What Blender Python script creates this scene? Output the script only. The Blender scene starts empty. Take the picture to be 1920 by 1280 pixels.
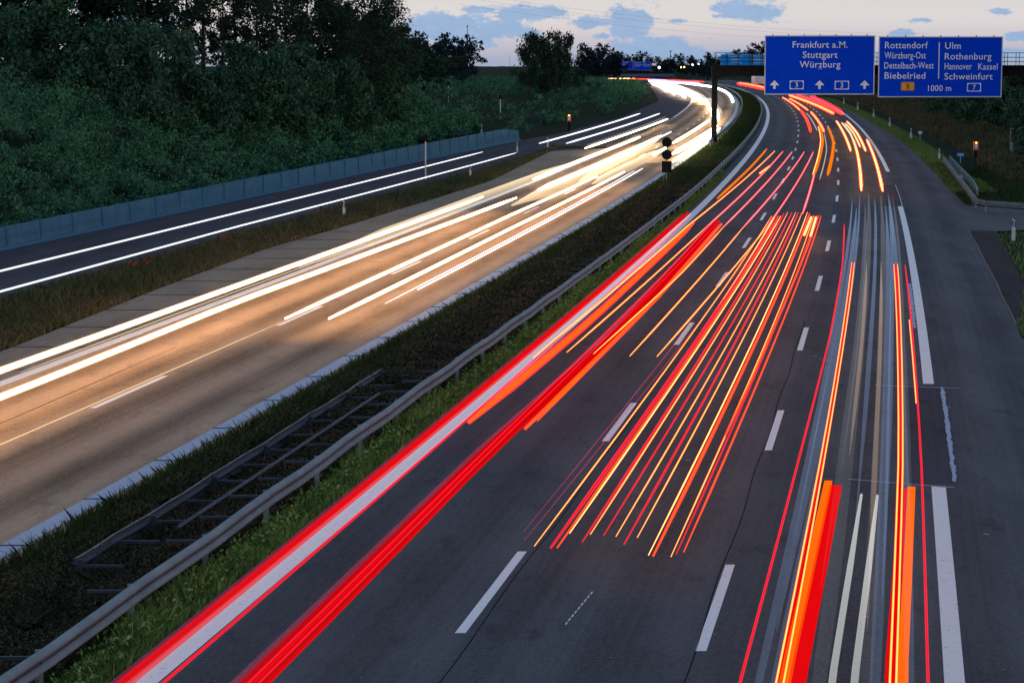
import bpy, math, random
import numpy as np
from mathutils import Vector
random.seed(7); RNG = np.random.default_rng(11)
SC = bpy.context.scene
COL = SC.collection

# ---------------------------------------------------------------- camera
F, CH, YH = 4340.0, 9.05, 100.0           # focal length in photo pixels, eye height, road horizon row
PITCH = math.atan((640 - YH) / F)
cam = bpy.data.cameras.new('camera'); camo = bpy.data.objects.new('camera', cam); COL.objects.link(camo)
camo.location = (0, 0, CH); camo.rotation_euler = (math.pi / 2 - PITCH, 0, 0)
cam.sensor_width = 36; cam.lens = F / 1920 * 36; cam.clip_start = 1; cam.clip_end = 20000
SC.camera = camo
SC.render.resolution_x, SC.render.resolution_y = 1024, 682
SC.view_settings.view_transform = 'Standard'; SC.view_settings.look = 'None'
SC.view_settings.exposure = 0; SC.view_settings.gamma = 1
SC.cycles.use_denoising = True; SC.cycles.max_bounces = 6; SC.cycles.diffuse_bounces = 3
SC.cycles.glossy_bounces = 3; SC.cycles.transparent_max_bounces = 4; SC.cycles.sample_clamp_indirect = 4
SC.cycles.caustics_reflective = False; SC.cycles.caustics_refractive = False

def ray(x, y):
    a, b = (x - 960) / F, -(y - 640) / F
    return np.array([a, math.cos(PITCH) + b * math.sin(PITCH), -math.sin(PITCH) + b * math.cos(PITCH)])
def at(x, y, Y):                       # point seen at photo pixel x, y at distance Y
    d = ray(x, y); t = Y / d[1]
    return Vector((d[0] * t, Y, CH + d[2] * t))
def gnd(x, y, z=0.0):                  # point seen at photo pixel x, y at height z
    d = ray(x, y); t = (z - CH) / d[2]
    return Vector((d[0] * t, d[1] * t, z))

# ---------------------------------------------------------------- node helpers
class NT:
    def __init__(s, tree): s.t = tree; s.n = tree.nodes; s.l = tree.links
    def new(s, kind, **kw):
        n = s.n.new(kind)
        for k, v in kw.items(): setattr(n, k, v)
        return n
    def put(s, sock, v):
        if isinstance(v, bpy.types.NodeSocket): s.l.new(v, sock)
        elif v is not None: sock.default_value = v
    def math(s, op, a, b=None, c=None, clamp=False):
        n = s.new('ShaderNodeMath', operation=op); n.use_clamp = clamp
        for i, v in enumerate((a, b, c)):
            if v is not None: s.put(n.inputs[i], v)
        return n.outputs[0]
    def vmath(s, op, a, b=None):
        n = s.new('ShaderNodeVectorMath', operation=op)
        s.put(n.inputs[0], a)
        if b is not None: s.put(n.inputs[1], b)
        return n.outputs['Value'] if op in ('LENGTH', 'DOT_PRODUCT') else n.outputs[0]
    def mix(s, f, a, b, mode='MIX'):
        n = s.new('ShaderNodeMix', data_type='RGBA', blend_type=mode)
        s.put(n.inputs[0], f); s.put(n.inputs[6], a); s.put(n.inputs[7], b)
        return n.outputs[2]
    def ramp(s, f, stops, interp='LINEAR'):
        n = s.new('ShaderNodeValToRGB'); n.color_ramp.interpolation = interp
        e = n.color_ramp.elements
        while len(e) < len(stops): e.new(0.5)
        for i, (p, c) in enumerate(stops):
            e[i].position = p; e[i].color = (c[0], c[1], c[2], 1) if not isinstance(c, (int, float)) else (c, c, c, 1)
        s.put(n.inputs[0], f); return n.outputs[0]
    def noise(s, vec, scale, detail=3, rough=0.55, dist=0.0):
        n = s.new('ShaderNodeTexNoise'); s.put(n.inputs['Vector'], vec)
        n.inputs['Scale'].default_value = scale; n.inputs['Detail'].default_value = detail
        n.inputs['Roughness'].default_value = rough; n.inputs['Distortion'].default_value = dist
        return n.outputs['Fac']

# ---------------------------------------------------------------- world: dusk sky with blue clouds
SUN_EL, SUN_AZ = math.radians(1.0), math.radians(-35)
W = bpy.data.worlds.new('World'); SC.world = W; W.use_nodes = True
w = NT(W.node_tree); w.n.clear()
tc = w.new('ShaderNodeTexCoord').outputs['Generated']
sep = w.new('ShaderNodeSeparateXYZ'); w.l.new(tc, sep.inputs[0])
up = w.vmath('NORMALIZE', w.vmath('ADD', tc, (0, 0, 0.035)))
sky = w.new('ShaderNodeTexSky', sky_type='NISHITA'); sky.sun_disc = False
sky.sun_elevation = SUN_EL; sky.sun_rotation = SUN_AZ; sky.air_density = 1.0; sky.dust_density = 0.6; sky.ozone_density = 2.0
w.l.new(up, sky.inputs[0])
nish = w.vmath('SCALE', sky.outputs[0]); nish.node.inputs['Scale'].default_value = 0.15 * 1.0
elev = w.math('ADD', sep.outputs[2], 0.05)
band = w.ramp(elev, [(0.0, (.26, .36, .55)), (.046, (.33, .43, .62)), (.052, (.52, .52, .64)), (.058, (.66, .62, .69)), (.064, (.76, .725, .735)), (.10, (.69, .69, .72)), (.30, (.40, .48, .62)), (.75, (.24, .33, .52))])
skyc = w.mix(0.85, nish, band)
front = w.math('MAXIMUM', sep.outputs[1], 0.02)
cu = w.math('DIVIDE', sep.outputs[0], front); cv = w.math('DIVIDE', sep.outputs[2], front)
cxy = w.new('ShaderNodeCombineXYZ'); w.l.new(cu, cxy.inputs[0]); w.l.new(cv, cxy.inputs[1]); uv = cxy.outputs[0]
best = None
for (px, py, rx, ry, k) in [(845, 56, 135, 40, 1), (930, 54, 80, 24, 1), (800, 60, 60, 24, .9), (985, 26, 95, 20, .95), (905, 20, 60, 8, .7), (985, 62, 45, 12, .9), (1120, 42, 50, 16, .85), (1185, 42, 58, 42, 1),
                            (1225, 94, 110, 28, .85), (1405, 20, 75, 26, 1), (1370, 30, 50, 6, .8), (1690, 64, 30, 8, .8), (1875, 22, 26, 10, .8), (1905, 68, 30, 14, .9), (1728, 38, 24, 5, .6),
                            (1330, 104, 150, 15, .8), (1130, 68, 22, 7, .6), (1900, 100, 60, 12, .7), (640, 40, 90, 25, .8), (1270, 40, 20, 5, .6), (250, 30, 120, 20, .7)]:
    d = ray(px, py); u0, v0 = d[0] / d[1], d[2] / d[1]
    q = w.vmath('MULTIPLY', w.vmath('SUBTRACT', uv, (u0, v0, 0)), (F / rx, F / ry, 0))
    m = w.math('MULTIPLY', w.math('SUBTRACT', 1.0, w.vmath('LENGTH', q)), k)
    best = m if best is None else w.math('MAXIMUM', best, m)
st = w.vmath('MULTIPLY', uv, (1.0, 1.7, 1.0))
n1 = w.noise(st, 75, 5, 0.62); n2 = w.noise(st, 330, 3, 0.6)
dens = w.math('ADD', best, w.math('ADD', w.math('MULTIPLY', w.math('SUBTRACT', n1, .5), 2.1), w.math('MULTIPLY', w.math('SUBTRACT', n2, .5), 0.8)))
mask = w.ramp(dens, [(-0.0, 0.0), (0.42, 0.92)], 'EASE')
gate = w.math('MULTIPLY', mask, w.math('GREATER_THAN', sep.outputs[1], 0.03))
high = w.math('MULTIPLY', w.ramp(w.noise(tc, 3.0, 5, .6), [(0.5, 0), (0.68, .7)]), w.math('GREATER_THAN', sep.outputs[2], 0.06))
cloudc = w.mix(w.noise(st, 120, 2), (.22, .37, .60, 1), (.34, .47, .68, 1))
skyc = w.mix(w.math('MAXIMUM', gate, high), skyc, cloudc)
bg = w.new('ShaderNodeBackground'); w.l.new(skyc, bg.inputs[0]); bg.inputs[1].default_value = 1.06
w.l.new(bg.outputs[0], w.new('ShaderNodeOutputWorld').inputs[0])

sun = bpy.data.lights.new('sun', 'SUN'); sun.energy = 0.05; sun.angle = math.radians(30); sun.color = (1, .8, .65)
suno = bpy.data.objects.new('sun', sun); COL.objects.link(suno)
suno.rotation_euler = (math.radians(85), 0, math.pi - SUN_AZ)

# ---------------------------------------------------------------- materials
M = {}
def mat(name, base, rough=0.7, metal=0.0, spec=0.5, build=None):
    m = bpy.data.materials.new(name); m.use_nodes = True
    t = NT(m.node_tree); b = t.n['Principled BSDF']
    b.inputs['Base Color'].default_value = (*base, 1); b.inputs['Roughness'].default_value = rough
    b.inputs['Metallic'].default_value = metal; b.inputs['Specular IOR Level'].default_value = spec
    if build: build(t, b)
    M[name] = m; return m
def emit(name, col, s):
    m = bpy.data.materials.new(name); m.use_nodes = True
    t = NT(m.node_tree); t.n.clear(); e = t.new('ShaderNodeEmission')
    e.inputs[0].default_value = (*col, 1); e.inputs[1].default_value = s
    t.l.new(e.outputs[0], t.new('ShaderNodeOutputMaterial').inputs[0]); M[name] = m; return m
def glow(name, col, s, absorb=0.0):                  # light spread evenly through the body of a trail
    m = bpy.data.materials.new(name); m.use_nodes = True
    t = NT(m.node_tree); t.n.clear(); e = t.new('ShaderNodeEmission')
    e.inputs[0].default_value = (*col, 1); e.inputs[1].default_value = s
    out = e.outputs[0]
    if absorb:
        ab = t.new('ShaderNodeVolumeAbsorption'); ab.inputs['Density'].default_value = absorb; ab.inputs['Color'].default_value = (.02, .02, .02, 1)
        ad = t.new('ShaderNodeAddShader'); t.l.new(out, ad.inputs[0]); t.l.new(ab.outputs[0], ad.inputs[1]); out = ad.outputs[0]
    t.l.new(out, t.new('ShaderNodeOutputMaterial').inputs['Volume']); M[name] = m; return m
def obc(t): return t.new('ShaderNodeTexCoord').outputs['Object']
def mottled(c1, c2, scale, detail=4, bump=0.0, bscale=None, c3=None, s3=None):
    def f(t, b):
        o = obc(t); c = t.mix(t.ramp(t.noise(o, scale, detail), [(.3, 0), (.7, 1)]), (*c1, 1), (*c2, 1))
        if c3: c = t.mix(t.ramp(t.noise(o, s3, 3), [(.45, 0), (.62, 1)]), c, (*c3, 1))
        t.l.new(c, b.inputs['Base Color'])
        if bump:
            bp = t.new('ShaderNodeBump'); bp.inputs['Strength'].default_value = bump; bp.inputs['Distance'].default_value = 0.05
            t.l.new(t.noise(o, bscale or scale * 6, 3), bp.inputs['Height']); t.l.new(bp.outputs[0], b.inputs['Normal'])
    return f
def asphalt(c, lane, phase, tr):
    def f(t, b):
        o = obc(t); u = t.new('ShaderNodeUVMap').outputs[0]
        s = t.new('ShaderNodeSeparateXYZ'); t.l.new(u, s.inputs[0])
        wob = t.noise(t.vmath('MULTIPLY', u, (.5, .02, 1)), 1.0, 2)
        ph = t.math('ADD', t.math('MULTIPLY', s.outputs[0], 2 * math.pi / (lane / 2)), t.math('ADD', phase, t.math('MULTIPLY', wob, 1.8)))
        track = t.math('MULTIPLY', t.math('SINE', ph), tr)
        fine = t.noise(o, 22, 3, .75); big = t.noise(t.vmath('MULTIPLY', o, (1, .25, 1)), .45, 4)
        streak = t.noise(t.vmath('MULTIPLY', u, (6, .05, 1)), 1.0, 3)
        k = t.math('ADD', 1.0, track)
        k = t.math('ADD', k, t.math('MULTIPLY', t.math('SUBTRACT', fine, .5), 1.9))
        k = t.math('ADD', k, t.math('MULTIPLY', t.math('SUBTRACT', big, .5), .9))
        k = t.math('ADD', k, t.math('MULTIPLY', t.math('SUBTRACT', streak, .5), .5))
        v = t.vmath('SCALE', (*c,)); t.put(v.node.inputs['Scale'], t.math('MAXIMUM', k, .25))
        grit = t.ramp(t.noise(o, 9.0, 2, .5), [(.735, 0), (.76, 1)])
        stain = t.math('MULTIPLY', t.ramp(t.noise(t.vmath('MULTIPLY', o, (1, .4, 1)), 1.1, 5, .65), [(.56, 0), (.70, .45)]), 1.0)
        v = t.mix(stain, v, (c[0] * .35, c[1] * .35, c[2] * .35, 1))
        t.l.new(t.mix(t.math('MULTIPLY', grit, .5), v, (.35, .34, .32, 1)), b.inputs['Base Color'])
        t.l.new(t.math('ADD', .72, t.math('MULTIPLY', fine, .3)), b.inputs['Roughness'])
        bp = t.new('ShaderNodeBump'); bp.inputs['Strength'].default_value = .35; bp.inputs['Distance'].default_value = .012
        t.l.new(t.noise(o, 45, 2, .7), bp.inputs['Height']); t.l.new(bp.outputs[0], b.inputs['Normal'])
    return f
mat('asphalt', (.06, .06, .062), .9, spec=.03, build=asphalt((.094, .097, .104), 3.75, .6, .13))
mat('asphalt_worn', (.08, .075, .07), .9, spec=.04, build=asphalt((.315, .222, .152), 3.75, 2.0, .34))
mat('asphalt_dark', (.035, .034, .04), .9, spec=.03, build=asphalt((.066, .062, .076), 3.75, 0, .05))
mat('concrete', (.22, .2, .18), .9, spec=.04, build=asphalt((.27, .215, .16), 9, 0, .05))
mat('brick', (.08, .07, .07), .9, spec=.03, build=asphalt((.046, .040, .042), 1.2, 0, .15))
def paint(c, wear):
    def f(t, b):
        o = obc(t); n = t.ramp(t.noise(o, 9, 5, .7), [(.30, 1), (.42, 0)]); g = t.noise(o, 60, 2)
        v = t.mix(t.math('MULTIPLY', n, wear), (*c, 1), (.1, .1, .1, 1))
        t.l.new(t.mix(t.math('MULTIPLY', g, .16), v, (.2, .2, .2, 1)), b.inputs['Base Color'])
    return f
mat('paint', (.7, .7, .68), .6, build=paint((.92, .91, .88), .6))
mat('paint_blue', (.3, .4, .6), .6, build=paint((.30, .40, .55), .8))
mat('sealant', (.012, .013, .015), .9, spec=.02)
mat('earth', (.03, .035, .02), 1.0, spec=.02, build=mottled((.008, .020, .013), (.018, .036, .020), .35, 5, .6, 4, (.024, .028, .016), .09))
mat('steel', (.32, .34, .36), .75, 0, .12, build=mottled((.17, .225, .23), (.25, .31, .315), 1.3, 5, .05, 20))
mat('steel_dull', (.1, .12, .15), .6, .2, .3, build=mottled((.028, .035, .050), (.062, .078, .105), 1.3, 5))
mat('steel_dark', (.01, .012, .015), .7, 0, .12, build=mottled((.006, .007, .009), (.013, .014, .017), 2, 4))
mat('post_white', (.75, .75, .72), .5, build=mottled((.62, .62, .6), (.8, .8, .77), 3, 4))
mat('black', (.02, .02, .02), .5)
mat('sign_back', (.012, .012, .012), .8, spec=.1, build=mottled((.008, .009, .009), (.018, .018, .018), 4, 4))
mat('sign_blue', (.001, .04, .5), .9, spec=.05, build=mottled((.001, .052, .64), (.002, .062, .72), .6, 3))
mat('sign_bright', (.004, .36, .92), .8, spec=.1)  # headlight brightness put into the base colour of the distant signs
mat('sign_white', (.85, .85, .85), .4)
mat('sign_orange', (.9, .38, .01), .4)
mat('sign_frame', (.6, .62, .65), .4)
mat('smear_blue', (.01, .07, .2), .95, spec=.03, build=mottled((.060, .150, .235), (.090, .195, .285), .55, 6, .1, 6, (.06, .155, .23), 1.7))
mat('smear_cap', (.050, .150, .255), .95, spec=.03)
mat('phone_orange', (.75, .16, .01), .4)
mat('building', (.10, .13, .2), .8)
mat('bark', (.02, .017, .014), .9, build=mottled((.012, .010, .009), (.03, .025, .02), 2, 4))
def leafmat(name, c1, c2, c3, scale=.6):
    def f(t, b):
        o = obc(t); g = t.new('ShaderNodeNewGeometry').outputs['Position']
        r = t.new('ShaderNodeNewGeometry').outputs['Random Per Island']
        c = t.mix(t.ramp(t.noise(g, scale, 3), [(.35, 0), (.65, 1)]), (*c1, 1), (*c2, 1))
        c = t.mix(t.ramp(r, [(.55, 0), (1, .8)]), c, (*c3, 1))
        t.l.new(c, b.inputs['Base Color'])
    mat(name, c2, .85, spec=.06, build=f)
leafmat('leaf', (.016, .052, .036), (.050, .130, .080), (.09, .17, .075), .35)
leafmat('leaf_dark', (.014, .034, .024), (.028, .058, .038), (.045, .082, .040))
leafmat('leaf_far', (.012, .022, .028), (.018, .034, .040), (.022, .04, .046))
leafmat('shrub', (.020, .078, .050), (.075, .215, .120), (.14, .29, .11), .36)
leafmat('grass', (.070, .155, .034), (.18, .29, .065), (.32, .39, .14), .8)
leafmat('grass_dry', (.030, .042, .020), (.078, .055, .038), (.12, .098, .06), .35)
leafmat('grass_dark', (.022, .046, .018), (.045, .075, .026), (.085, .10, .035), .4)
leafmat('grass_tan', (.05, .075, .030), (.13, .105, .055), (.19, .165, .085), .12)
mat('petal', (.6, .02, .01), .6)
glow('tail_red', (1, .002, .004), .72, .9)
glow('tail_red_low', (1, .002, .004), .46, .9)
glow('tail_red_dim', (1, .01, .12), .06)
emit('tail_line', (.85, .012, .030), 1.1)
glow('tail_rim', (1, .004, .018), .27)
glow('head_halo', (1, .56, .24), .10)
glow('cool_halo', (.9, .95, 1), .12)
glow('soft_band', (1, .76, .45), .075)  # added glow volumes for the hazy bloom around the headlight trails
glow('pink_band', (1, .60, .64), .10)  # added glow volume tinting the white edge line as if lit red
glow('white_band', (1, .93, .80), .0085)  # added glow volumes imitating bloom over the distant bend
glow('blue_band', (.36, .55, .95), .017)  # glow volume put in for a passing truck's smear, no lamp track
glow('grey_band', (.70, .78, .85), .0065)  # greyer part of the same truck smear, also put in as glow
glow('brown_band', (1, .62, .38), .030)
glow('grey_glow', (.82, .84, .82), .13)
emit('tail_pink', (1, .26, .27), 1.7)
emit('tail_orange', (1, .10, .008), 1.4)
emit('tail_amber', (1, .46, .09), 2.0)
glow('tail_flat_orange', (1, .125, .001), .75, .6)
emit('far_orange', (1, .21, .006), .98)
emit('tail_yellow', (1, .52, .14), 3)
emit('head_white', (1, .78, .50), 11)
emit('head_warm', (1, .58, .27), 16)
emit('head_soft', (1, .74, .40), 1.2)
emit('head_cool', (.95, .96, 1), 1.5)
emit('head_thin', (.90, .92, 1), 3.5)
emit('grey_streak', (.62, .64, .62), .75)
emit('brown_streak', (.20, .13, .09), .75)
emit('blue_streak', (.12, .18, .30), .75)
emit('violet', (.55, .35, 1), 2.5)
emit('lamp_amber', (1, .45, .12), 14)
emit('lamp_white', (.9, .95, 1), 8)
emit('red_glow', (1, .05, .03), 3)

# ---------------------------------------------------------------- object helpers
def link(o, parent=None, label=None, cat=None, group=None, kind=None):
    COL.objects.link(o)
    if parent is not None: o.parent = parent
    for k, v in (('label', label), ('category', cat), ('group', group), ('kind', kind)):
        if v: o[k] = v
    return o
def thing(name, label, cat, loc=(0, 0, 0), rz=0, group=None):
    o = bpy.data.objects.new(name, None); o.location = loc; o.rotation_euler = (0, 0, rz); o.empty_display_size = .3
    return link(o, None, label, cat, group)
class MB:
    def __init__(s): s.v = []; s.f = []
    def add(s, vs, fs):
        n = len(s.v); s.v += [tuple(q) for q in vs]; s.f += [tuple(i + n for i in f) for f in fs]; return s
    def box(s, c, d, rz=0, taper=1.0):
        x, y, z = d[0] / 2, d[1] / 2, d[2] / 2; cs, sn = math.cos(rz), math.sin(rz); vs = []
        for k, tz in ((-1, 1), (1, taper)):
            for a, b in ((-1, -1), (1, -1), (1, 1), (-1, 1)):
                X, Yv = a * x * tz, b * y * tz
                vs.append((c[0] + X * cs - Yv * sn, c[1] + X * sn + Yv * cs, c[2] + k * z))
        return s.add(vs, [(3, 2, 1, 0), (4, 5, 6, 7), (0, 1, 5, 4), (1, 2, 6, 5), (2, 3, 7, 6), (3, 0, 4, 7)])
    def tube(s, pts, r, n=6, sx=1.0, sz=1.0, caps=True, turn=0.0):
        pts = [Vector(p) for p in pts]; m = len(pts)
        rs = r if isinstance(r, (list, tuple)) else [r] * m
        vs = []
        for i, p in enumerate(pts):
            t = (pts[min(i + 1, m - 1)] - pts[max(i - 1, 0)]).normalized()
            a = Vector((0, 0, 1)) if abs(t.z) < .9 else Vector((1, 0, 0))
            b = t.cross(a).normalized(); c = b.cross(t).normalized()
            for k in range(n):
                an = 2 * math.pi * k / n + turn
                vs.append(p + b * (math.cos(an) * rs[i] * sx) + c * (math.sin(an) * rs[i] * sz))
        fs = [(i * n + k, i * n + (k + 1) % n, (i + 1) * n + (k + 1) % n, (i + 1) * n + k) for i in range(m - 1) for k in range(n)]
        if caps: fs += [tuple(range(n))[::-1], tuple((m - 1) * n + k for k in range(n))]
        return s.add(vs, fs)
    def sweep(s, path, prof):               # prof: (sideways, up) offsets, sideways to the right of travel
        m, n = len(path), len(prof); vs = []
        for i, p in enumerate(path):
            t = Vector(path[min(i + 1, m - 1)]) - Vector(path[max(i - 1, 0)]); t.z = 0; t.normalize()
            r = Vector((t.y, -t.x, 0))
            for (a, b) in prof: vs.append(Vector(p) + r * a + Vector((0, 0, b)))
        fs = [(i * n + k, (i + 1) * n + k, (i + 1) * n + k + 1, i * n + k + 1) for i in range(m - 1) for k in range(n - 1)]
        return s.add(vs, fs)
    def build(s, name, m, parent=None, smooth=False, uv=None, **tags):
        me = bpy.data.meshes.new(name); me.from_pydata(s.v, [], s.f); me.materials.append(M[m])
        if smooth: me.shade_smooth()
        return link(bpy.data.objects.new(name, me), parent, **tags)
def npmesh(name, V, Fq, m, parent=None, **tags):     # fast mesh from arrays, all faces with the same corner count
    me = bpy.data.meshes.new(name); k = Fq.shape[1]; nf = len(Fq)
    me.vertices.add(len(V)); me.vertices.foreach_set('co', V.astype(np.float32).ravel())
    me.loops.add(nf * k); me.loops.foreach_set('vertex_index', Fq.astype(np.int32).ravel())
    me.polygons.add(nf); me.polygons.foreach_set('loop_start', np.arange(0, nf * k, k, dtype=np.int32))
    me.update(calc_edges=True); me.materials.append(M[m])
    return link(bpy.data.objects.new(name, me), parent, **tags)
def copy_tree(o, parent=None):
    c = o.copy(); COL.objects.link(c); c.parent = parent
    for ch in [q for q in o.children]: copy_tree(ch, c)
    return c

# ---------------------------------------------------------------- road alignment (metres; Y runs away from the bridge)
def curve(pts):
    P = np.array(sorted(pts, key=lambda p: p[1]), float)
    return lambda Y: np.interp(Y, P[:, 1], P[:, 0])
def polyfit(pts, deg):
    P = np.array(pts, float); c = np.polyfit(P[:, 1] / 300, P[:, 0], deg)
    d = np.polyder(c); Ym = P[:, 1].max(); xm = np.polyval(c, Ym / 300)
    def f(Y):
        Y = np.asarray(Y, float); Yc = np.minimum(Y, Ym)
        return np.polyval(c, Yc / 300) + np.maximum(Y - Ym, 0) * .019
    return f
LE = polyfit([(-5.3, 33), (-3.3, 45), (-2.05, 52), (-.1, 64), (2.2, 79), (5.8, 102), (11, 137), (18.5, 187), (22.7, 218), (32.9, 301), (39.1, 355), (44.9, 414), (50.3, 473), (53.9, 522), (58.0, 592), (59.9, 650), (61.0, 700)], 5)
def RE(Y): return LE(Y) + np.interp(Y, [30, 150, 460, 900], [11.75, 11.85, 11.2, 11.2])
def LL(Y): return LE(Y) - np.interp(Y, [30, 100, 283, 420, 900], [5.45, 5.4, 5.0, 5.0, 5.0])
def LO(Y): return LL(Y) - 8.35
LGc = curve([(-22.5, 30), (-15.6, 70), (-13.6, 90), (-11.4, 108), (-8.9, 121), (-5.2, 143), (-1.5, 165), (4.2, 222), (9.5, 262)])
def LG(Y): return np.where(np.asarray(Y) < 222, LGc(Y), LO(Y) - .6)
Wl = curve([(-41, 10), (-23.5, 107), (0, 239), (5.2, 262), (15.5, 330), (27.9, 442), (34.5, 569), (38.8, 664), (43, 760), (57, 1500)])
Rr = curve([(-31.5, 20), (-19.0, 85), (-10.1, 137), (-3.0, 176), (.5, 198), (4.1, 222), (9.5, 262), (100, 1500)])
RG = curve([(13.0, 20), (16.2, 73), (17.1, 78), (20.4, 92), (24.9, 119), (27.4, 140), (29.6, 157), (33.1, 183), (37.5, 217), (42.2, 256), (50.9, 340), (61.5, 457), (66, 540), (74, 700), (90, 1500)])
def drop(Y): Y = np.asarray(Y, float); t = np.clip((Y - 720) / 700, 0, 1); return -7.5 * t * t * (3 - 2 * t)
YS = np.concatenate([np.arange(14, 120, 2.5), np.arange(120, 300, 6), np.arange(300, 760, 15), np.arange(760, 1520, 40)])
def strip(name, fa, fb, m, z, y0=None, y1=None, n=4, parent=None, ys=None, **tags):
    ys = YS if ys is None else ys
    if y0 is not None: ys = np.array(sorted({y0, y1, *[y for y in ys if y0 < y < y1]}))
    xa, xb = np.asarray(fa(ys), float), np.asarray(fb(ys), float); t = np.linspace(0, 1, n)
    X = xa[:, None] * (1 - t) + xb[:, None] * t; Yg = np.repeat(ys[:, None], n, 1); Z = drop(Yg) + z
    V = np.stack([X, Yg, Z], -1).reshape(-1, 3); ny = len(ys)
    i = (np.arange(ny - 1)[:, None] * n + np.arange(n - 1)).ravel()
    Q = np.stack([i, i + 1, i + n + 1, i + n], 1)
    o = npmesh(name, V, Q, m, parent, **tags); me = o.data
    ul = me.uv_layers.new(name='UVMap'); off = (X - np.asarray(LE(ys))[:, None]).reshape(-1)
    uvv = np.stack([off, Yg.reshape(-1)], 1)[Q.ravel()]; ul.data.foreach_set('uv', uvv.astype(np.float32).ravel())
    return o

# ---------------------------------------------------------------- terrain
def terrain(X, Y):
    X, Y = np.asarray(X, float), np.asarray(Y, float); z = drop(Y)
    dl = (Wl(Y) - 1.6 - X)
    H = np.interp(Y, [20, 120, 180, 260, 330, 420, 560, 720], [5.6, 5.6, 5.2, 4.4, 3.2, 2.6, 1.6, 0.0])
    t = np.clip(dl / 15, 0, 1); zl = H * (t * t * (3 - 2 * t)) + np.clip(dl - 15, 0, 60) * .035 * (H > .5) * np.clip((500 - Y) / 250, 0, 1)
    dr = X - RG(Y) - 5
    Hr = np.interp(Y, [0, 150, 185, 300, 450, 600], [0, 0, 1.2, 4.2, 4.0, 1.0])
    t = np.clip(dr / 22, 0, 1); zr = Hr * (t * t * (3 - 2 * t))
    dit = -0.5 * np.exp(-((X - RG(Y) - 3.2) / 1.2) ** 2) * (Y > 165)
    bumps = .25 * np.sin(X * .31 + Y * .07) * np.sin(Y * .19 - X * .11) * np.clip(np.maximum(dl - 3, dr - 3) / 8, 0, 1)
    far = np.clip((Y - 3000) / 5000, 0, 1) * -60
    return z + zl + zr + dit + bumps + far
gx = np.concatenate([-np.geomspace(2200, 130, 16), np.arange(-120, -40, 5), np.arange(-40, 110, 1.5), np.arange(110, 200, 6), np.geomspace(200, 2600, 14)])
gy = np.concatenate([np.arange(-30, 14, 6), np.arange(14, 180, 2.0), np.arange(180, 420, 5), np.arange(420, 800, 14), np.geomspace(800, 9000, 30)])
GX, GY = np.meshgrid(gx, gy); GZ = terrain(GX, GY)
onroad = (GX > Wl(GY)) & (GX < RG(GY)) & (GY > 10) & (GY < 1500)
GZ = GZ - .06 * onroad - .03
nx = len(gx); i = (np.arange(len(gy) - 1)[:, None] * nx + np.arange(nx - 1)).ravel()
npmesh('ground', np.stack([GX, GY, GZ], -1).reshape(-1, 3), np.stack([i, i + 1, i + nx + 1, i + nx], 1), 'earth', kind='structure').data.shade_smooth()

# ---------------------------------------------------------------- carriageways, shoulders and paint
strip('near_carriageway', lambda y: LE(y) - .85, lambda y: RE(y) + .25, 'asphalt', .02, n=7, kind='structure')
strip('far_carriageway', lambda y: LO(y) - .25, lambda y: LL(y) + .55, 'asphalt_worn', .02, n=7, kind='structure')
strip('near_shoulder', lambda y: RE(y) + .25, RG, 'asphalt', .016, n=4, kind='structure')
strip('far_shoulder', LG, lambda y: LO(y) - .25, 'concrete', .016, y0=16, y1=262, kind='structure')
strip('slip_road', Wl, lambda y: np.where(y < 222, Rr(y), LO(y) - .25), 'asphalt_dark', .012, y0=16, y1=1480, kind='structure')
m = MB(); m.add([gnd(1812, 384, .019), gnd(1925, 394, .019), gnd(2300, 405, .019), gnd(2300, 436, .019), gnd(1925, 431, .019), gnd(1866, 434, .019), gnd(1790, 428, .019)], [(0, 6, 5, 4, 3, 2, 1)])
m.build('side_road', 'asphalt', kind='structure')
m = MB(); p = [gnd(1818, 433, .022), gnd(1866, 433, .022), gnd(1921, 531, .022), gnd(1960, 620, .022), gnd(1906, 609, .022)]
m.add(p, [(4, 3, 2, 1, 0)]); m.build('paved_strip', 'brick', kind='structure')
mark = lambda nm, fa, fb, y0, y1, mt='paint', z=.026: strip(nm, fa, fb, mt, z, y0, y1, n=2, kind='structure')
mark('edge_line', lambda y: LE(y) - .23, lambda y: LE(y) + .23, 14, 1480)
for a, b in ((14, 47.9), (63.1, 137.5), (178, 1400)): mark('edge_line', lambda y: RE(y) - .15, lambda y: RE(y) + .15, a, b)
mark('edge_line', lambda y: RE(y) + .1, lambda y: RE(y) + .16, 137.8, 160, 'paint_blue')
mark('edge_line', lambda y: LL(y) - .26, lambda y: LL(y) + .2, 14, 1480, 'paint_blue')
mark('edge_line', lambda y: LO(y) - .2, lambda y: LO(y) + .2, 14, 210)
mark('edge_line', lambda y: LO(y) - .12, lambda y: LO(y) + .12, 330, 1400)
mark('gutter', lambda y: LL(y) + .2, lambda y: LL(y) + .58, 14, 700, 'concrete', .024)
mark('patch', lambda y: RE(y) - .62, lambda y: RE(y) + .32, 48.2, 62.8, 'asphalt_dark', .024)
mark('patch', lambda y: RE(y) - .9, lambda y: RE(y) + .2, 137.8, 160, 'asphalt_dark', .024)
m = MB()                                                    # ragged blue paint remains beside the edge line
for y0_, y1_, off_, w_ in ((48.4, 62.6, .36, .055), (76, 91, -.24, .06)):
    yy = np.arange(y0_, y1_, .22); V = []
    for q in yy:
        a = float(RE(q)) + off_ - w_ * random.uniform(.7, 1.3); c = float(RE(q)) + off_ + w_ * random.uniform(.3, 1.5); V += [(a, q, .033), (c, q, .033)]
    m.add(V, [(2 * k, 2 * k + 1, 2 * k + 3, 2 * k + 2) for k in range(len(yy) - 1)])
m.build('marking', 'paint_blue', kind='structure')
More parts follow.
